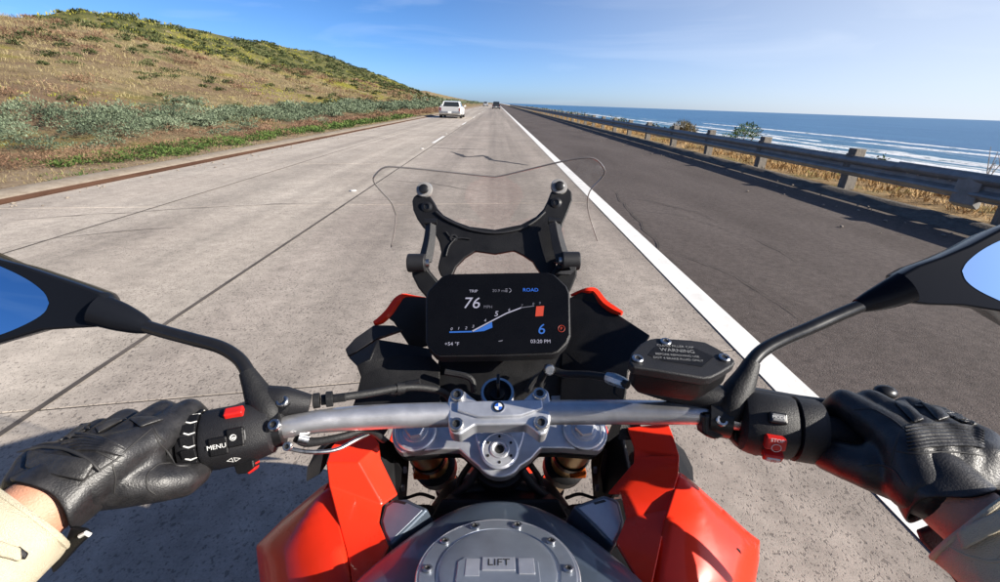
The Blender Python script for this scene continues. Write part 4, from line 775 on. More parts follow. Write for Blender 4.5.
facets('flank_panel', [QL(329, 484), QL(322, 491), QL(284, 523, -.004), QL(258, 547), QL(262, 580, -.003), QL(268, 640, .0), QL(352, 640), QL(353, 590, -.002), QL(346, 552, -.002)], [(0, 1, 2, 8), (2, 3, 4, 7, 8), (4, 5, 6, 7)], M['red'], .004, .0035, crown=.016)
facets('flank_trim', [(330, 482, .515), (322, 487, .52), (283, 520, .525), (257, 546, .525), (260, 550, .51), (286, 527, .51), (322, 496, .508)], [(0, 1, 6), (1, 2, 5, 6), (2, 3, 4, 5)], M['orange'] if 0 else M['redplast'], .003, .001)
facets('side_panel', [(627, 428, .55), (668, 423.5, .545), (673, 437, .54), (679, 456, .52), (654, 456, .53), (634, 448, .535), (634, 458, .53), (679, 461, .518), (678, 476, .505), (668, 510, .49), (651, 590, .41), (640, 586, .415), (616, 544, .455), (626, 519, .485), (621, 494, .505), (608, 494, .52), (634, 463, .53), (664, 476, .51)],
       [(0, 1, 2, 3, 4, 5), (5, 4, 3, 7, 6), (6, 7, 8, 17, 16), (16, 17, 14, 15), (17, 8, 9), (14, 17, 9, 13), (13, 9, 12), (12, 9, 10, 11)], M['red'], .004, .0035)
facets('flank_panel', [QR(679, 473), QR(693, 484), QR(722, 510), QR(746, 532), QR(758, 541, .002), QR(757, 560), QR(752, 590), QR(745, 640), QR(655, 640), QR(651, 588, -.002), QR(664, 520, -.004)], [(0, 1, 10), (1, 2, 10), (2, 9, 10), (2, 6, 9), (2, 3, 6), (3, 5, 6), (3, 4, 5), (9, 6, 8), (6, 7, 8)], M['red'], .004, .0035, crown=.016)
for qx, s_ in ((QL(300, 545), -1), (QR(735, 552), 1)): bolt(A(qx[0], qx[1], qx[2]-.015), VIEWN, .0055, bike, M['satin'], h=.003, name='fairing_screw')
part('flank_crease', tube([A(681, 478, .512), A(692, 494, .51), (A(703, 507, .508))], [.0005, .002, .0005], 6, 3), M['dark'])
for s in (-1, 1):
    P = [A(500+s*x, y, d) for x, y, d in ((152, 432, .60), (168, 436, .60), (184, 450, .60), (193, 468, .59), (194, 482, .56), (180, 474, .55), (176, 448, .56))]; part('hand_deflector', prism(P, -VIEWN*.004), M['black'], bevel=.001)
    # outer side fairings down to the engine
    V = [Vector((s*x, y, z)) for x, y, z in ((.19, .46, .86), (.20, .34, .82), (.19, .66, .86), (.20, .20, .76), (.235, .34, .66), (.21, .70, .68), (.23, .22, .60), (.22, .46, .34), (.20, .66, .42), (.21, .18, .34))]
    part('lower_fairing', (V, [(0, 1, 4, 5, 2), (1, 3, 6, 4), (4, 6, 9, 7), (5, 4, 7, 8)]), M['red'], sm=False, solid=.006, bevel=.003)
# ---- tank
rows = [(504.5, .503, 42), (508, .497, 58), (514, .488, 73), (527, .470, 97), (545, .446, 124), (565, .418, 150), (582, .396, 168), (610, .368, 192), (650, .335, 215)]
R_ = []
prof = [(-1.0, .10), (-1.0, .045), (-.975, .018), (-.90, .006), (-.72, 0), (-.45, -.005), (-.15, -.007), (.15, -.007), (.45, -.005), (.72, 0), (.90, .006), (.975, .018), (1.0, .045), (1.0, .10)]
def tsec(c, hw, nrm): return [Vector(c)+Vector((hw*a*(1+.06*(b > .09)), 0, 0))-nrm*b for a, b in prof]
TN = unit((0, .262, .965))
for y, d, w in rows: R_.append(tsec(A(499, y, d), w/F*d, TN))
last_ = A(499, 650, .335); R_ += [tsec((0, .10, last_.z+.005), .155, unit((0, .0, 1))), tsec((0, .0, last_.z-.03), .14, unit((0, -.2, 1))), tsec((0, -.08, .97), .10, unit((0, -.5, .9))), tsec((0, -.13, .90), .09, unit((0, -.7, .7)))]
fr = [p-TN*.05+Vector((0, .012, 0)) for p in R_[0]]; tk = part('fuel_tank', loft([fr]+R_), M['tank'], ang=50); tk.modifiers.new('s', 'SUBSURF').render_levels = 1
for P, s in (([(384, 504.5), (392, 499), (406, 498), (428, 508), (412, 524), (389, 546), (383, 535), (379.5, 521)], -1), ([(573, 505), (604, 494), (614, 497), (620, 501), (625, 521), (622, 534), (615, 547), (594, 525)], 1)):
    n_ = unit((s*.25, -.1, .95)); C = A(500+s*100, 520, .485); t_ = part('tank_shoulder', prism([RP(x, y, C, n_) for x, y in P], -n_*.035), M['tank'], bevel=.004, seg=3)
    inn = [(x+(500+s*102-x)*.18, y+(520-y)*.18) for x, y in P]; mk('shoulder_inlay', prism([RP(x, y, C, n_)+n_*.0006 for x, y in inn], -n_*.002), M['capm'], t_, bevel=.0008)
    mk('slot', prism([RP(500+s*x, y, C, n_)+n_*.0009 for x, y in ((93, 503), (104, 500), (106, 502), (95, 505))], -n_*.001), M['dark'], t_, sm=False)
# filler cap lying on the tank's slope
CC2 = A(498, 577, .397)+TN*.004; cu_ = Vector((1, 0, 0)); cv_ = TN.cross(cu_)
cap = part('filler_cap', lathe(CC2, TN, [(.070, -.012), (.070, .0015), (.0685, .003), (.0555, .0035), (.0540, .0015), (.0520, .0018), (.0515, .0050), (.048, .0058)], 72), M['capm'], ang=25)
mk('cap_rim', lathe(CC2+TN*.0005, TN, [(.0712, -.008), (.0722, .0005), (.0712, .0020), (.070, .0018)], 72), M['alu'], cap)
for a in (35, 72, 112, 145, -35, -72, -110, -145, 180, 0): c = CC2+TN*.0034+(cu_*math.cos(ang(a))+cv_*math.sin(ang(a)))*.0620; bolt(c, TN, .0052 if abs(a) not in (35, 145, 0, 180) else .0045, cap, h=.002)
q = lambda x, y, h=.0068: CC2+cu_*x+cv_*y+TN*h
mk('cap_flap', prism([q(-.036, .006), (q(-.036, -.03)), q(.036, -.03), q(.036, .006), q(.030, .011), q(-.030, .011)], -TN*.003), M['capm'], cap, bevel=.0008)
mk('flap_recess', prism([q(-.0285, .0085, .0072), q(-.0285, -.012, .0072), q(-.016, -.012, .0072), q(-.016, .0085, .0072)], -TN*.001), M['alu'], cap, bevel=.0003); mk('flap_plate', prism([q(-.014, .0095, .0080), q(-.014, -.006, .0080), q(.015, -.006, .0080), q(.015, .0095, .0080)], -TN*.002), M['alu'], cap, bevel=.0004)
text('LIFT', 'lettering', q(.0005, .0025, .0082), cu_, cv_, .0112, M['dark'], cap, .0001, b if 0 else 'CENTER')
mk('flap_plate', prism([q(.018, .0085, .0078), q(.018, -.010, .0078), q(.032, -.010, .0078), q(.032, .0085, .0078)], -TN*.002), M['alu'], cap, bevel=.0004)
# ---- brake fluid reservoir
RN = unit((.02, -.20, .98)); RC = A(680, 352, .432)
rt = [(629, 361), (632, 352), (641, 343), (650, 338.5), (656, 337.5), (690, 339.5), (705, 341.5), (718, 348), (733, 358), (736, 361), (733, 365), (722, 372), (712, 377), (704, 378), (660, 371), (633, 367)]
rs_ = part('fluid_reservoir', prism([RP(x, y, RC, RN) for x, y in rt], -RN*.010), M['black2'], bevel=.0022, seg=3)
cR = sum([RP(x, y, RC, RN) for x, y in rt], Vector())/len(rt); bowl = [cR+(RP(x, y, RC, RN)-cR)*.93-RN*.0095 for x, y in rt]; bb = [cR+(p-cR)*.82-RN*.030 for p in bowl]
mk('bowl', loft([bowl, [p-RN*.016 for p in bowl], bb]), M['black'], rs_, bevel=.002)
for x, y in ((665.5, 342.5), (637.5, 359.5), (724, 358.5)): bolt(RP(x, y, RC, RN)+RN*.0003, RN, .0052, rs_, h=.0022)
inl = [(655, 372*0+347), (668, 345.5), (692, 347), (714, 357), (702, 367), (664, 361), (648, 355)]; mk('lid_recess', prism([RP(x, y, RC, RN)+RN*.0004 for x, y in inl], -RN*.0012), M['black'], rs_, sm=False)
RU = unit(RP(715, 352, RC, RN)-RP(645, 347, RC, RN)); RV = RN.cross(RU)
for k, (s, x, y, h) in enumerate((('CLEAN FILLER CAP', 675, 346.8, .0042), ('WARNING', 677, 351.2, .0068), ('BEFORE REMOVING USE', 677, 355.8, .0038), ('DOT 4 BRAKE FLUID ONLY', 678, 359.6, .0038))): text(s, 'lettering', RP(x, y, RC, RN)+RN*.0007, RU, RV, h, M['grey'] if k != 1 else M['grey'], rs_, .00005)
# master cylinder and brake line on the right
part('master_cylinder', tube([A(748, 402, .452), A(715, 398, .455), A(668, 390, .465), A(640, 384, .47)], [.013, .014, .0115, .009], 16, 3), M['black2'])
part('brake_line', tube([A(628, 385, .475), A(612, 379, .49), A(590, 375, .51), A(565, 374, .53), A(548, 370, .545), A(540, 382, .55), A(541, 395, .56)], .0045, 12, 5), M['rubber'])
part('line_fitting', tube([A(607, 377, .494), A(613, 379, .489), A(622, 382.5, .482), A(627, 384.5, .478)], [.006, .0072, .0065, .0050], 8), M['bolt']); part('banjo_bolt', lathe(A(549, 369, .54), VIEWN, [(.007, 0), (.007, .006), (.005, .009)], 12), M['bolt'])
# clutch side
part('clutch_perch', tube([A(262, 398, .455), A(285, 401, .458), A(310, 404, .465)], [.013, .015, .010], 14, 3), M['black2']); part('clutch_perch', lathe(A(279, 402, .452), unit((0, -.5, .85)), [(.014, -.02), (.014, .004), (.006, .006)], 20), M['black'])
bolt(A(283, 402, .447), unit((0, -.5, .85)), .006, bike, h=.004)
for a, b, r in ((313, 320, .0078), (321, 326, .0055), (326, 333, .0080), (333, 346, .0045)): part('cable_adjuster', tube([A(a, 401-.12*(a-313), .468), A(b, 401-.12*(b-313), .470)], r, 12), M['rubber'], bevel=.0006)
part('clutch_cable', tube([A(344, 397, .472), A(372, 393, .49), A(400, 388, .51), A(425, 388, .53), A(446, 394, .545), A(452, 408, .55)], .0042, 12, 5), M['rubber']); part('cable_collar', tube([A(396, 388.5, .508), A(404, 388, .513)], .0062, 12), M['rubber'])
part('switch_cable', tube([A(296, 437, .452), A(306, 442, .456), A(322, 441, .46), A(345, 436, .47), A(368, 430, .49), A(384, 440, .52)], [.005, .005, .0042, .0038, .0038, .0038], 10, 5), M['rubber']); part('switch_cable', tube([A(286, 448, .45), A(310, 452, .455), A(335, 450, .465), A(356, 440, .48), A(372, 432, .50)], .0022, 10, 5), M['steel'] if 0 else M['bolt'])
part('cable_ferrule', tube([A(298, 438, .45), A(308, 440, .454)], .0055, 10), M['bolt'])
# ---- levers
part('clutch_lever', tube([A(268, 397, .462), A(246, 405, .47), A(215, 415, .475), (A(170, 421, .468)), A(120, 424, .452), A(80, 428, .438)], [.008, .0065, .0058, .0058, .0058, .0062], 10, 4, flat=.6), M['satin'])
part('brake_lever', tube([A(738, 390, .47), A(762, 393, .475), A(800, 399, .478), A(835, 402.5, .472), A(862, 400, .462), A(884, 396, .452)], [.008, .0068, .0058, .0052, .0048, .0042], 10, 4, flat=.6), M['satin']); part('lever_ball', ball(A(885, 392.5, .449), .0088, 18, 12, (1.25, 1, .8)), M['satin'])
# ---- switchgear
def axisbits(P0, P1):
    P0, P1 = Vector(P0), Vector(P1); a = (P1-P0).normalized(); return P0, a
GL0, GL1 = A(262, 430, .447), A(60, 470, .405); GR0, GR1 = A(750, 422, .447), A(955, 452, .405)
aL, aR = unit(GL1-GL0), unit(GR1-GR0)
def onaxis(px, P0, a):
    lo, hi = -.1, .5
    f = lambda t: (lambda p: CX+F*p.x/((p.y)*CP+(H-p.z)*SP))(P0+a*t)
    s = 1 if f(hi) > f(lo) else -1
    for _ in range(50):
        m_ = (lo+hi)/2
        if (f(m_)-px)*s < 0: lo = m_
        else: hi = m_
    return P0+a*lo
up_ = unit((0, -.62, .78))
def sw(px0, px1, P0, a, pr, m, name, par=None, sq=.10, n=40, **k):
    c0, c1 = onaxis(px0, P0, a), onaxis(px1, P0, a); L_ = (c1-c0).length; return mk(name, lathe(c0, a, [(r, t*L_) for r, t in pr], n, hint=up_, sq=sq), m, par or bike, **k)
# left: perch clamp, housing, jog wheel, grip
sw(284, 266, GL0, aL, [(.017, 0), (.0195, .05), (.0195, .95), (.017, 1)], M['satin'], 'mirror_clamp', ang=30)
hL = sw(276, 209, GL0, aL, [(.018, 0), (.0235, .06), (.0265, .25), (.0285, .5), (.0285, .93), (.027, 1)], M['black2'], 'left_switch_housing'.replace('left_', ''), sq=.18)
jw = sw(208, 186, GL0, aL, [(.0225, 0), (.0275, .08), (.0290, .3), (.0285, .7), (.0265, .93), (.022, 1)], M['black2'], 'menu_wheel', sq=0)
for k in range(16):
    a = 2*PI*k/16; u, v, w = frame(aL, up_); c0 = onaxis(203, GL0, aL); d_ = u*math.cos(a)+v*math.sin(a); t_ = (-u*math.sin(a)+v*math.cos(a))
    mk('grip_mark', tube([c0+d_*.0291-aL*.004+t_*.001, c0+d_*.0294+aL*.001, c0+d_*.0292+aL*.005+t_*.002], [.0004, .0008, .0009], 5), M['white'], jw)
    mk('tread', box(c0+u*math.cos(a+.2)*.0282+v*math.sin(a+.2)*.0282+aL*.002, (.004, .009, .012), Matrix((d_, t_, w)).transposed()), M['black'], jw, bevel=.001)
sw(186, 176, GL0, aL, [(.019, 0), (.0235, .1), (.0235, .9), (.019, 1)], M['rubber'], 'grip_flange', sq=0)
sw(178, 52, GL0, aL, [(.0165, 0), (.0165, .97), (.019, .98), (.019, 1)], M['rubber'], 'grip', sq=0)
def onhouse(px, py, P0, a, rad): # point of the housing's rear surface under a pixel: ray against the cylinder
    o = Vector((0, 0, H)); d = (A(px, py, 1)-o).normalized(); w = o-P0; dp = d-a*d.dot(a); wp = w-a*w.dot(a); A_, B_, C_ = dp.dot(dp), 2*dp.dot(wp), wp.dot(wp)-rad*rad; t = (-B_-math.sqrt(max(0, B_*B_-4*A_*C_)))/(2*A_); p = o+d*t
    c = P0+a*((p-P0).dot(a)); return p, (p-c).normalized()
def button(px, py, w, h, P0, a, rad, m, name, par, hgt=.0025, rot=0):
    p, n = onhouse(px, py, P0, a, rad); u = a if a.x > 0 else -a; v = n.cross(u); u2 = u*math.cos(rot)+v*math.sin(rot); v2 = n.cross(u2)
    return mk(name, box(p+n*hgt*.2, (w, h, hgt), Matrix((u2, v2, n)).transposed()), m, par, bevel=min(w, h)*.18, seg=3), p, n, u2, v2
def lab(s, px, py, h, P0, a, rad, m, par, off=.0016, rot=0):
    p, n = onhouse(px, py, P0, a, rad); u = a if a.x > 0 else -a; v = n.cross(u); u2 = u*math.cos(rot)+v*math.sin(rot); return text(s, 'lettering', p+n*off, u2, n.cross(u2), h, m, par, .00005)
ra = .0
_, p, n, u, v = button(234.5, 413.5, .0165, .010, GL0, aL, .0285, M['redplast'], 'flasher_button', hL, .007)
mk('triangle', prism([p+n*.0048+u*x+v*y for x, y in ((-.003, -.0022), (.003, -.0022), (0, .003))], -n*.0003), M['white'], hL, sm=False)
button(219, 446, .016, .017, GL0, aL, .029, M['black'], 'menu_button', hL, .004); lab('MENU', 217.5, 446, .0058, GL0, aL, .029, M['white'], hL, .0028)
for yy in (440.5, 451.5): p, n = onhouse(217.5, yy, GL0, aL, .029); mk('line_mark', box(p+n*.0027, (.009, .0007, .0003), Matrix((unit(-aL), n.cross(unit(-aL)), n)).transposed()), M['white'], hL, sm=False)
button(236, 437, .015, .017, GL0, aL, .029, M['black'], 'cruise_button', hL, .004); lab('\u2299', 234, 437, .0085, GL0, aL, .029, M['white'], hL, .0028); lab('G', 234, 437, .006, GL0, aL, .029, M['white'], hL, .0028)
for c_, x0 in ((0, 226), (0, 245)): part('button_edge', tube([onhouse(x0-3+3*math.cos(t), 445-(x0 > 230)*8+9*math.sin(t), GL0, aL, .0300)[0] for t in np.linspace(-1.2, 1.2, 8)], .0004, 6), M['grey'], parent=hL)
lab('\u25c1\u25b7', 234, 459, .007, GL0, aL, .029, M['white'], hL, .0012); lab('\u2014 /', 240, 466, .006, GL0, aL, .029, M['white'], hL, .003)
pl = [(232, 463), (244, 459), (253, 460), (254, 468), (246, 474), (236, 475)]; C = A(244, 467, .427); n_ = unit((0, -.85, .45)); mk('indicator_switch', prism([RP(x, y, C, n_) for x, y in pl], -n_*.012), M['black'], hL, bevel=.002)
mk('switch_tip', prism([RP(x, y, C-Vector((0, .0, .004)), n_) for x, y in ((244, 471), (252, 461), (255, 463), (254, 470), (248, 475))], -n_*.010), M['redplast'], hL, bevel=.0015)
bolt(A(275, 425.5, .427), unit((0, -.6, .8)), .0058, bike, h=.004); bolt(A(288, 446, .437), unit((0, -.8, .5)), .0045, bike, h=.003)
# right
sw(706, 730, GR0, aR, [(.017, 0), (.0195, .05), (.0195, .95), (.017, 1)], M['satin'], 'mirror_clamp', ang=30); part('clamp_block', prism([A(x, y, .44) for x, y in ((703, 414), (730, 413), (733, 426), (728, 437), (716, 441), (704, 436))], -VIEWN*.02), M['satin'], bevel=.004)
bolt(A(721, 421, .4385), unit((0, -.6, .8)), .0058, bike, h=.004)
hR = sw(738, 790, GR0, aR, [(.020, 0), (.0275, .06), (.030, .22), (.0305, .55), (.030, .94), (.028, 1)], M['black2'], 'switch_housing', sq=.12)
jr = sw(791, 820, GR0, aR, [(.026, 0), (.0305, .06), (.0305, .75), (.0285, .92), (.023, 1)], M['black2'], 'throttle_collar', sq=0)
sw(820, 950, GR0, aR, [(.0165, 0), (.0165, .97), (.019, .98), (.019, 1)], M['rubber'], 'grip', sq=0)
button(777.5, 418.5, .0155, .0105, GR0, aR, .0305, M['satin'], 'mode_button', hR, .005); button(777.5, 418.5, .0115, .0072, GR0, aR, .0305, M['grey'], 'button_face', hR, .0062); lab('MODE', 777.5, 418.5, .0040, GR0, aR, .0305, M['white'], hR, .0048)
button(774, 441, .0175, .0125, GR0, aR, .0305, M['redplast'], 'stop_switch', hR, .010); button(772, 453, .0165, .0095, GR0, aR, .0305, M['redplast'], 'start_button', hR, .009)
lab('STOP', 775, 437.5, .0046, GR0, aR, .0305, M['white'], hR, .0074); lab('\u25ef', 774, 443.5, .006, GR0, aR, .0305, M['white'], hR, .0074); button(772, 453.5, .0115, .0062, GR0, aR, .0305, M['white'], 'start_plate', hR, .0105); lab('(!)', 772, 453.5, .0055, GR0, aR, .0305, M['redplast'], hR, .0078)
part('housing_bracket', prism([A(x, y, .445) for x, y in ((734, 432), (744, 428), (762, 440), (760, 458), (744, 452), (735, 442))], -VIEWN*.02), M['black'], bevel=.003)
# ---- mirrors
def mirror(glass, house, boot, br_, stem, sr, foot, fr_, dg, cy):
    mt = part('mirror_stem', tube([A(*p) for p in stem], sr, 16, 5), M['satin'])
    part('mirror_boot', tube([A(*p) for p in foot], fr_, 20, 4), M['rubber'])
    bt = part('mirror_collar', tube([A(*p) for p in boot], br_, 24, 3), M['mirrorshell'])
    G_ = [A(x, y, dg) for x, y in glass]; H_ = [A(x, y, dg) for x, y in house]
    cg = sum(G_, Vector())/len(G_); ch = Vector(A(cy[0], cy[1], dg))
    ho = part('mirror_housing', loft([[ch+(p-ch)*.985-VIEWN*(-.004) for p in H_], H_, [ch+(p-ch)*.985-VIEWN*.012 for p in H_], [ch+(p-ch)*.90-VIEWN*.028 for p in H_], [ch+(p-ch)*.62-VIEWN*.045 for p in H_]]), M['mirrorshell'], bevel=.003, seg=3)
    mk('mirror_rim', tube(catmull(G_+[G_[0]], 4), .0022, 8), M['black'], ho); g = mk('mirror_glass', prism([p+VIEWN*.0046 for p in catmull(G_+[G_[0]], 4)[:-1]], -VIEWN*.002), M['mirror'], ho, sm=False)
mirror([(53.5, 303), (48, 292), (30, 278.5), (0, 264.5), (-40, 251), (-90, 250), (-112, 290), (-95, 335), (-50, 349), (0, 336), (30, 324), (48, 313)],
       [(0, 259), (24, 265), (46, 272.5), (80, 284), (104, 293), (109, 300), (106, 318), (98, 327), (70, 328.5), (46, 330), (0, 343), (-50, 358), (-108, 345), (-128, 290), (-102, 238), (-45, 240)],
       [(98, 309.5, .468), (120, 317, .472), (138, 323.5, .475), (148, 327.5, .476)], [.0172, .0150, .0112, .0072],
       [(138, 324, .475), (165, 332, .474), (195, 340, .47), (220, 347, .467), (238, 358, .463), (248, 372, .458), (255, 388, .455)], .0068,
       [(247, 372, .458), (253, 384, .455), (260, 398, .452), (268, 412, .448), (272, 422, .447)], [.0078, .0105, .0140, .0150, .0125], .465, (0, 300))
mirror([(957.5, 271), (963, 262), (978, 250), (1000, 239), (1040, 224), (1095, 224), (1118, 262), (1100, 318), (1050, 326), (1000, 303), (975, 291), (962, 281)],
       [(899, 275), (915, 266), (940, 257), (968, 245), (1000, 228), (1050, 208), (1105, 208), (1135, 262), (1110, 337), (1050, 343), (1000, 312), (960, 306), (925, 305), (908, 303), (900, 295)],
       [(906, 287, .468), (890, 294, .472), (872, 301, .475), (858, 306, .476)], [.0170, .0150, .0115, .0075],
       [(868, 303, .475), (840, 314.5, .474), (810, 328, .47), (782, 340, .467), (762, 351, .463), (750, 364, .458), (742, 380, .455)], .0068,
       [(752, 362, .458), (746, 376, .455), (738, 391, .452), (731, 405, .448), (727, 418, .447)], [.0078, .0108, .0145, .0150, .0125], .465, (990, 275))
# ---- rest of the machine, mostly below the picture
hd = Vector((0, .0, 0)); BS = lambda y, pts: [Vector((x, y, z)) for x, z in pts]
nose = lambda y, w, z0, z1: BS(y, [(-w, z0), (-w*1.05, (z0+z1)/2), (-w*.7, z1), (w*.7, z1), (w*1.05, (z0+z1)/2), (w, z0), (w*.5, z0-.03), (-w*.5, z0-.03)])
part('front_fairing', loft([nose(.66, .10, .95, 1.05), nose(.76, .11, .92, 1.03), nose(.90, .09, .86, .97), nose(1.0, .05, .85, .92)]), M['red'], bevel=.01)
for s in (-1, 1): part('headlight', prism([Vector((s*x, y, z)) for x, y, z in ((.03, .985, .83), (.09, .92, .83), (.10, .90, .90), (.035, .965, .90))], (0, -.02, 0)), M['steel'])
wy = .86
fw = part('front_wheel', lathe((-.03, wy, .30), (1, 0, 0), [(.24, -.025), (.285, -.02), (.30, .0), (.305, .03), (.30, .06), (.285, .08), (.24, .085), (.235, .03)], 48), M['tyre']); mk('rim', lathe((-.02, wy, .30), (1, 0, 0), [(.24, 0), (.24, .04), (.20, .04), (.06, .02), (.05, .04), (.05, 0), (.06, .02), (.20, 0)], 24), M['black2'], fw)
for s in (-1, 1): mk('brake_disc', lathe((s*.06, wy, .30), (s, 0, 0), [(.155, 0), (.155, .005), (.10, .005), (.10, 0)], 32), M['bolt'], fw)
md = [[Vector((x, wy+.335*math.sin(a)*(1-.25*abs(x)), .30+.335*math.cos(a)-abs(x)*.3)) for x in (-.075, -.04, 0, .04, .075)] for a in np.linspace(-1.3, .9, 14)]; part('front_mudguard', loft(md, closed=False), M['red'], solid=.004)
rw = part('rear_wheel', lathe((-.09, -.62, .31), (1, 0, 0), [(.24, 0), (.29, .01), (.305, .05), (.312, .09), (.305, .13), (.29, .17), (.24, .18), (.235, .09)], 48), M['tyre']); mk('rim', lathe((-.08, -.62, .31), (1, 0, 0), [(.24, 0), (.24, .16), (.18, .12), (.05, .12), (.05, 0), (.18, .04)], 24), M['black2'], rw)
part('engine', loft([nose(-.28, .19, .32, .62), nose(-.1, .23, .27, .74), nose(.2, .23, .27, .80), nose(.42, .18, .30, .72)]), M['black2'], bevel=.02); part('radiator', box((0, .50, .62), (.34, .04, .28)), M['black'], bevel=.005)
part('seat', loft([[Vector((x*w, y, z-abs(x)**2*.05)) for x in (-1, -.6, 0, .6, 1)]+[Vector((w, y, z-.12)), Vector((-w, y, z-.12))] for y, z, w in ((-.10, .90, .09), (-.22, .87, .13), (-.45, .87, .16), (-.52, .93, .14), (-.82, .98, .11))]), M['rubber'], bevel=.01)
part('tail', loft([nose(-.5, .14, .78, .84), nose(-.8, .10, .84, .90), nose(-.98, .05, .89, .94)]), M['red'], bevel=.01); part('swingarm', cat(*[tube([(s*.12, -.22, .42), (s*.13, -.45, .38), (s*.12, -.64, .31)], [.03, .028, .025], 10) for s in (-1, 1)]), M['black2']); part('exhaust', tube([(.10, -.1, .3), (.18, -.3, .30), (.20, -.62, .42)], [.03, .05, .055], 16, 3), M['bolt'])
# ------------------------------------------------------------------ rider
rider = root('person', 'rider in black leather gloves and cream sleeves holding the handlebar', 'person')
def hand(side):
    s = side; P0, a = (GL0, aL) if s < 0 else (GR0, aR)
    X = (lambda x: x) if s < 0 else (lambda x: x)
    fx = [(176, .0), (149, 0), (122, 0), (97, 0)] if s < 0 else [(858, 0), (886, 0), (914, 0), (940, 0)]
    mc = []; B = []
    fwd = Vector((0, 1, 0))
    W = A(52, 497, .350) if s < 0 else A(948, 500, .352)
    offs = [(-.024, .027), (.019, .025), (.027, -.006), (.006, -.025)]
    scl = [.97, 1.05, 1.0, .88]; fr = [.0108, .0112, .0108, .0098]
    for k, (px, _) in enumerate(fx):
        c = onaxis(px, P0, a); ch = []
        for j, (oy, oz) in enumerate(offs):
            q = scl[k] if j else 1.0
            ch.append(c+Vector((0, oy*q, oz*q))+(-a)*(.006*j*(1 if k < 2 else -.4)))
        mc.append(ch[0]); r = fr[k]+.0015
        B += [(ch[0], r*1.42, ch[1], r*1.12), (ch[1], r*1.12, ch[2], r*1.02), (ch[2], r*1.02, ch[3], r*.9)]
    sx = 1 if s < 0 else -1
    # palm: four metacarpals fanned from the wrist
    for k in range(4):
        w = W+Vector((sx*(.016-.0105*k), .010, .004)); mid = w.lerp(mc[k], .55)+Vector((0, -.004, .006)); B += [(w, .0235, mid, .0205), (mid, .0205, mc[k], .0165)]
        if k < 3: m2 = (mc[k]+mc[k+1])/2; B.append((w.lerp(m2, .5), .020, m2-Vector((0, .006, .003)), .0150))
    # thumb: leaves the side of the palm near the wrist and closes under the grip
    if s < 0: T = [(A(88, 485, .372), .0215), (A(128, 484, .378), .0190), (A(160, 483, .388), .0160), (A(183, 480, .402), .0150), (A(196, 473, .415), .0125)]
    else: T = [(A(905, 478, .375), .0225), (A(872, 469, .385), .0190), (A(848, 462, .400), .0165), (A(828, 455, .418), .0150), (A(818, 446, .430), .0125)]
    for (p, r), (p2, r2) in zip(T[:-1], T[1:]): B.append((p, r, p2, r2))
    B.append((T[1][0], .018, mc[0]-Vector((0, .010, .010)), .016)); B.append((T[0][0], .021, mc[1], .015)); B.append((W, .024, T[0][0], .0215))
    return B, W, mc, T
HB = {s: hand(s) for s in (-1, 1)}
# body under the clothes: one continuous skin from head to feet
sh_ = {s: Vector((s*.20, -.20, 1.40)) for s in (-1, 1)}; el = {-1: Vector((-.455, .015, 1.06)), 1: Vector((.455, .015, 1.06))}
hip = {s: Vector((s*.10, -.38, .97)) for s in (-1, 1)}; kn = {s: Vector((s*.25, .08, .73)) for s in (-1, 1)}; ft = {s: Vector((s*.20, -.28, .36)) for s in (-1, 1)}
BB = []
def body_bones(g):
    B = [((0, -.40, .98), .125+g, (0, -.30, 1.20), .125+g), ((0, -.30, 1.20), .125+g, (0, -.225, 1.36), .115+g), ((0, -.20, 1.42), .065+g, (0, -.16, 1.54), .055+g)]
    for s in (-1, 1): B += [((0, -.23, 1.38), .09+g, sh_[s], .068+g), (sh_[s], .062+g, el[s], .045+g), (hip[s], .10+g, kn[s], .062+g), (kn[s], .06+g, ft[s], .04+g)]
    return B
B = body_bones(0)+[((0, -.12, 1.62), .095, (0, -.125, 1.67), .10), ((0, -.045, 1.585), .04, (0, -.09, 1.60), .06)]
for s in (-1, 1):
    W = HB[s][1]; B += [(el[s], .040, W+(el[s]-W).normalized()*.10, .030), (W+(el[s]-W).normalized()*.10, .030, W, .0255), (W, .0255, HB[s][2][1], .012), (ft[s], .04, ft[s]+Vector((0, .17, -.03)), .032)]
body = bones('body', B, M['skin'], rider, .007, 3)
bones('jacket', [b for b in body_bones(.012)[:3]]+[b for i, b in enumerate(body_bones(.014)) if i in (3, 7)], M['cream'], rider, .012, 3)
bones('trousers', [((0, -.40, .98), .135, (0, -.36, 1.08), .135)]+[b for i, b in enumerate(body_bones(.012)) if i in (5, 6, 9, 10)], M['denim'], rider, .012, 3)
for s in (-1, 1): mk('boot', cat(tube([ft[s]+Vector((0, -.02, .14)), ft[s]+Vector((0, -.01, .03)), ft[s]], [.058, .055, .055], 16), tube([ft[s]+Vector((0, -.05, -.01)), ft[s]+Vector((0, .08, -.03)), ft[s]+Vector((0, .20, -.05))], [.05, .045, .035], 14, 3)), M['leather'], rider)
hm = mk('helmet', ball((0, -.13, 1.655), .145, 32, 20, (.92, 1.08, 1.0)), M['helmet'], rider); mk('visor', loft([[Vector((.135*math.sin(a), -.13+.163*math.cos(a)*k, z)) for a in np.linspace(-1.1, 1.1, 12)] for z, k in ((1.60, .96), (1.65, 1.0), (1.70, .95))], closed=False), M['carglass'], hm)
hands = {}
for s in (-1, 1): hands[s] = bones('glove', HB[s][0], M['leather'], rider, .0024, 5)
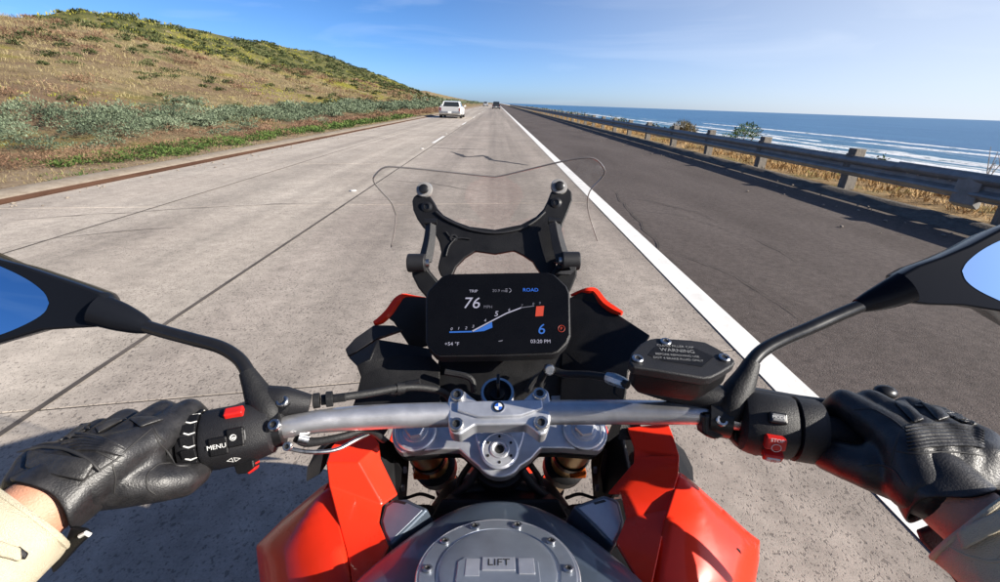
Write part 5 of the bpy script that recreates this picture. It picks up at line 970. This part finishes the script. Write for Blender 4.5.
# ---- seams, ribs, pads and straps lie on the glove's own surface
def caster(o):
    me = o.data; return BVHTree.FromPolygons([v.co.copy() for v in me.vertices], [tuple(p.vertices) for p in me.polygons])
def hit(bvh, px, py, lift=0):
    o = Vector((0, 0, H)); d = (A(px, py, 1)-o).normalized(); r = bvh.ray_cast(o, d)
    return None if r[0] is None else r[0]+r[1].normalized()*lift
def drape(name, bvh, pts, r, m, par, lift=0, flat=1.0, dens=5):
    Q = []
    for (a, b) in zip(pts[:-1], pts[1:]):
        for i in range(dens): t = i/dens; h = hit(bvh, a[0]+(b[0]-a[0])*t, a[1]+(b[1]-a[1])*t, lift); Q.append(h)
    Q.append(hit(bvh, *pts[-1], lift)); Q = [q for q in Q if q is not None]
    if not Q: print("DRAPE MISS", name, pts[0]); return None
    G2 = [Q[0]]
    for q in Q[1:]:
        if (q-G2[-1]).length < .03 and (q-G2[-1]).length > .0004: G2.append(q)
    if len(G2) < 3: return None
    for _ in range(2): G2 = [G2[0]]+[(G2[i-1]+G2[i]*2+G2[i+1])/4 for i in range(1, len(G2)-1)]+[G2[-1]]
    rr = [r*(.35+.65*min(1, i/2, (len(G2)-1-i)/2)) for i in range(len(G2))]; return mk(name, tube(G2, rr, 8, flat=flat), m, par)
def patch(name, bvh, quad, thick, m, par, nu=10, nv=6, lift=.001, crown=0):
    a, b, c, d = [np.array(q, float) for q in quad]; V = []; ok = True
    for j in range(nv+1):
        for i in range(nu+1):
            u, v = i/nu, j/nv; p = (a*(1-u)+b*u)*(1-v)+(d*(1-u)+c*u)*v; h = hit(bvh, p[0], p[1], lift+thick+crown*math.sin(PI*u)*math.sin(PI*v))
            if h is None: h = hit(bvh, p[0]+(499-p[0])*.02, p[1]+(455-p[1])*.12, lift+thick)
            if h is None: h = V[-1] if V else None
            if h is None: return None
            V.append(h)
    n = nu+1; Fc = [(j*n+i, j*n+i+1, (j+1)*n+i+1, (j+1)*n+i) for j in range(nv) for i in range(nu)]
    o = mk(name, (V, Fc), m, par, ang=180); q = o.modifiers.new('s', 'SOLIDIFY'); q.thickness = thick+.001; q.offset = 1 if 0 else 0; q2 = o.modifiers.new('ss', 'SUBSURF'); q2.levels = q2.render_levels = 1; return o
bL, bR = caster(hands[-1]), caster(hands[1]); gL, gR = hands[-1], hands[1]
# left glove
for k in range(6): drape('rib', bL, [(58+k*1.5, 437+k*3.6), (80, 434+k*3.0), (104, 439+k*2.2), (124, 448+k*1.6)], .0017, M['leather'], gL, .0006)
for a, b, c, d in (((95, 428), (112, 420), (128, 419), (98, 434)), ((128, 419), (150, 417), (165, 420), (140, 428)), ((62, 436), (78, 427), (92, 423), (70, 440))):
    patch('knuckle_pad', bL, [a, b, c, d], .0008, M['leather2'], gL, 8, 5, .0002, .0016)
ST = mat('leather_seam', (.022, .021, .021), .55)
for pts in ([(152, 428), (132, 445), (116, 460), (100, 470), (84, 480), (74, 492)], [(150, 470), (146, 478), (148, 489), (156, 495)], [(150, 471), (158, 464), (170, 463), (178, 466), (188, 466)], [(112, 462), (116, 478), (114, 494)], [(153, 431), (160, 445), (170, 453), (176, 466)], [(60, 442), (84, 446), (104, 455), (118, 462)], [(152, 424), (158, 436), (166, 442)]): drape('seam', bL, pts, .0008, ST, gL, .0001)
# cuff and strap (lies round the wrist)
def cuffring(W, dirv, r0, r1, l0, l1, m, name, par, n=36, wav=.0015, flat=.86, th=.0022):
    w = unit(dirv); u = (Vector((0, 0, 1))-w*w.z).normalized(); v = w.cross(u); R_ = []
    for t, rr in ((0, r0), (.25, r0*.75+r1*.25), (.5, (r0+r1)/2), (.75, r0*.25+r1*.75), (1, r1)):
        R_.append([W+w*(l0+(l1-l0)*t+wav*2*math.sin(3*q+t))+(u*math.cos(q)*flat+v*math.sin(q))*(rr+wav*math.sin(5*q+3*t)) for q in np.linspace(0, 2*PI, n, endpoint=False)])
    o = mk(name, loft(R_, caps=False), m, par, ang=180); q = o.modifiers.new('s', 'SOLIDIFY'); q.thickness = th; q.offset = 0; q.use_rim = True; q3 = o.modifiers.new('ss', 'SUBSURF'); q3.levels = q3.render_levels = 1; return o
for s in (-1, 1):
    W = HB[s][1]; dv = (W-HB[s][2][1]).normalized(); ev = (el[s]-W).normalized()
    cf = cuffring(W, (dv*.6+ev*.4), .0310, .0335, -.030, .006, M['leather'], 'glove_cuff', rider)
    # cream sleeve: loose cuff then forearm and upper arm, cloth folds along it
    w = ev; u = (Vector((0, 0, 1))-w*w.z).normalized(); v = w.cross(u); R_ = []; L_ = (el[s]-W).length
    st0 = .015 if s < 0 else .018
    for t in np.linspace(0, 1, 22):
        l = st0+(L_-st0)*t; rr = .0400+.017*min(1, t*1.6); ring = []
        for q in np.linspace(0, 2*PI, 44, endpoint=False):
            f = .0022*math.sin(3*q+9*t+s)+.0030*noise.noise(Vector((math.cos(q)*2, math.sin(q)*2, t*7+s*3)))+.0018*math.sin(38*t+3*math.sin(q)+2*noise.noise(Vector((q, t*5, 1))))*min(1, t*3)
            ring.append(W+w*(l)+(u*math.cos(q)*.92+v*math.sin(q))*(rr+f))
        R_.append(ring)
    c = el[s]; d2 = (sh_[s]-el[s]).normalized()
    sl_ = mk('sleeve', loft(R_, caps=False), M['cream'], rider, ang=180); q = sl_.modifiers.new('s', 'SOLIDIFY'); q.thickness = .0035; q.offset = 0
    mk('upper_sleeve', tube([el[s]-d2*.01, el[s].lerp(sh_[s], .5), sh_[s]], [.060, .068, .082], 28, 5), M['cream'], sl_)
    rg = lambda l, rr: [W+w*l+(u*math.cos(q)*.92+v*math.sin(q))*(rr+.0022*math.sin(3*q+s)) for q in np.linspace(0, 2*PI, 60)]
    mk('hem', tube(rg(st0+.002, .0412), .0022, 8), M['cream'], sl_); mk('stitching', tube(rg(st0+.022, .0428), .0007, 5), M['creamseam'], sl_)
    hands[s]['w'] = 0; del hands[s]['w']
    bs = caster(sl_)
    if s < 0:
        tb = patch('cuff_tab', bs, [(0, 541), (20, 549), (16, 562), (-4, 556)], .003, M['cream'], sl_, 6, 4, .003); patch('strap_end', bs, [(18, 546), (26, 553), (22, 560), (14, 556)], .002, M['black'], sl_, 4, 3, .002)
        drape('seam_piping', bs, [(76, 532), (64, 550), (48, 570), (38, 590)], .0018, M['black'], sl_, .0015); drape('seam_piping', bs, [(84, 532), (72, 552), (56, 574), (46, 592)], .0022, M['black'], sl_, .001)
    else:
        patch('cuff_tab', bs, [(958, 530), (1002, 510), (1010, 528), (966, 550)], .003, M['cream'], sl_, 6, 4, .003); drape('seam_piping', bs, [(948, 545), (968, 556), (990, 562), (1010, 560)], .0015, M['creamseam'], sl_, .001)
# wrist strap with rounded end on the left glove
bc_ = caster(gL)
patch('wrist_strap', bc_, [(30, 452), (98, 462), (84, 482), (28, 470)], .0022, M['leather2'], gL, 12, 6, .0012)
drape('seam', bc_, [(22, 455), (45, 450), (70, 452), (92, 462), (100, 472)], .0012, ST, gL, .0042)
# right glove
for k in range(7): drape('rib', bR, [(905+k*.5, 428+k*3.6), (925, 425+k*3.4), (950, 425+k*3.2), (972, 428+k*2.8), (984, 432+k*2.6)], .0019, M['leather'], gR, .0008)
for a, b, c, d in (((893, 402), (905, 400), (924, 420), (914, 424)), ((918, 400), (930, 399), (950, 418), (938, 422)), ((942, 402), (954, 402), (970, 420), (960, 422)), ((962, 408), (970, 410), (980, 424), (974, 426))):
    patch('knuckle_pad', bR, [a, b, c, d], .0008, M['leather2'], gR, 8, 5, .0002, .0018)
for pts in ([(893, 450), (912, 454), (935, 452), (960, 452), (985, 456)], [(860, 466), (880, 464), (895, 470), (905, 486)], [(900, 432), (894, 448), (890, 466)], [(852, 410), (872, 408), (893, 420), (905, 430)], [(840, 420), (850, 440), (846, 458)]): drape('seam', bR, pts, .0008, ST, gR, .0001)
# hanging strap of the left glove and the dark lining loop of the right one
mk('cuff_strap', prism([A(x, y, .335) for x, y in ((70, 528), (84, 530), (89, 536), (76, 548), (60, 566), (52, 574), (50, 566), (62, 548))], -VIEWN*.004), M['black'], rider, bevel=.0012)
mk('strap_tip', tube([A(80, 536, .334), A(86, 533, .333), A(90, 535, .333)], .0016, 8), M['white'], rider)
mk('cuff_lining', prism([A(x, y, .37) for x, y in ((921, 533), (934, 528), (948, 529), (956, 540), (966, 560), (982, 590), (964, 590), (946, 566), (925, 543))], -VIEWN*.006), mat('maroon_lining', (.055, .012, .014), .8, var=.3, vscale=60, bump=.6, bscale=500), rider, bevel=.002)
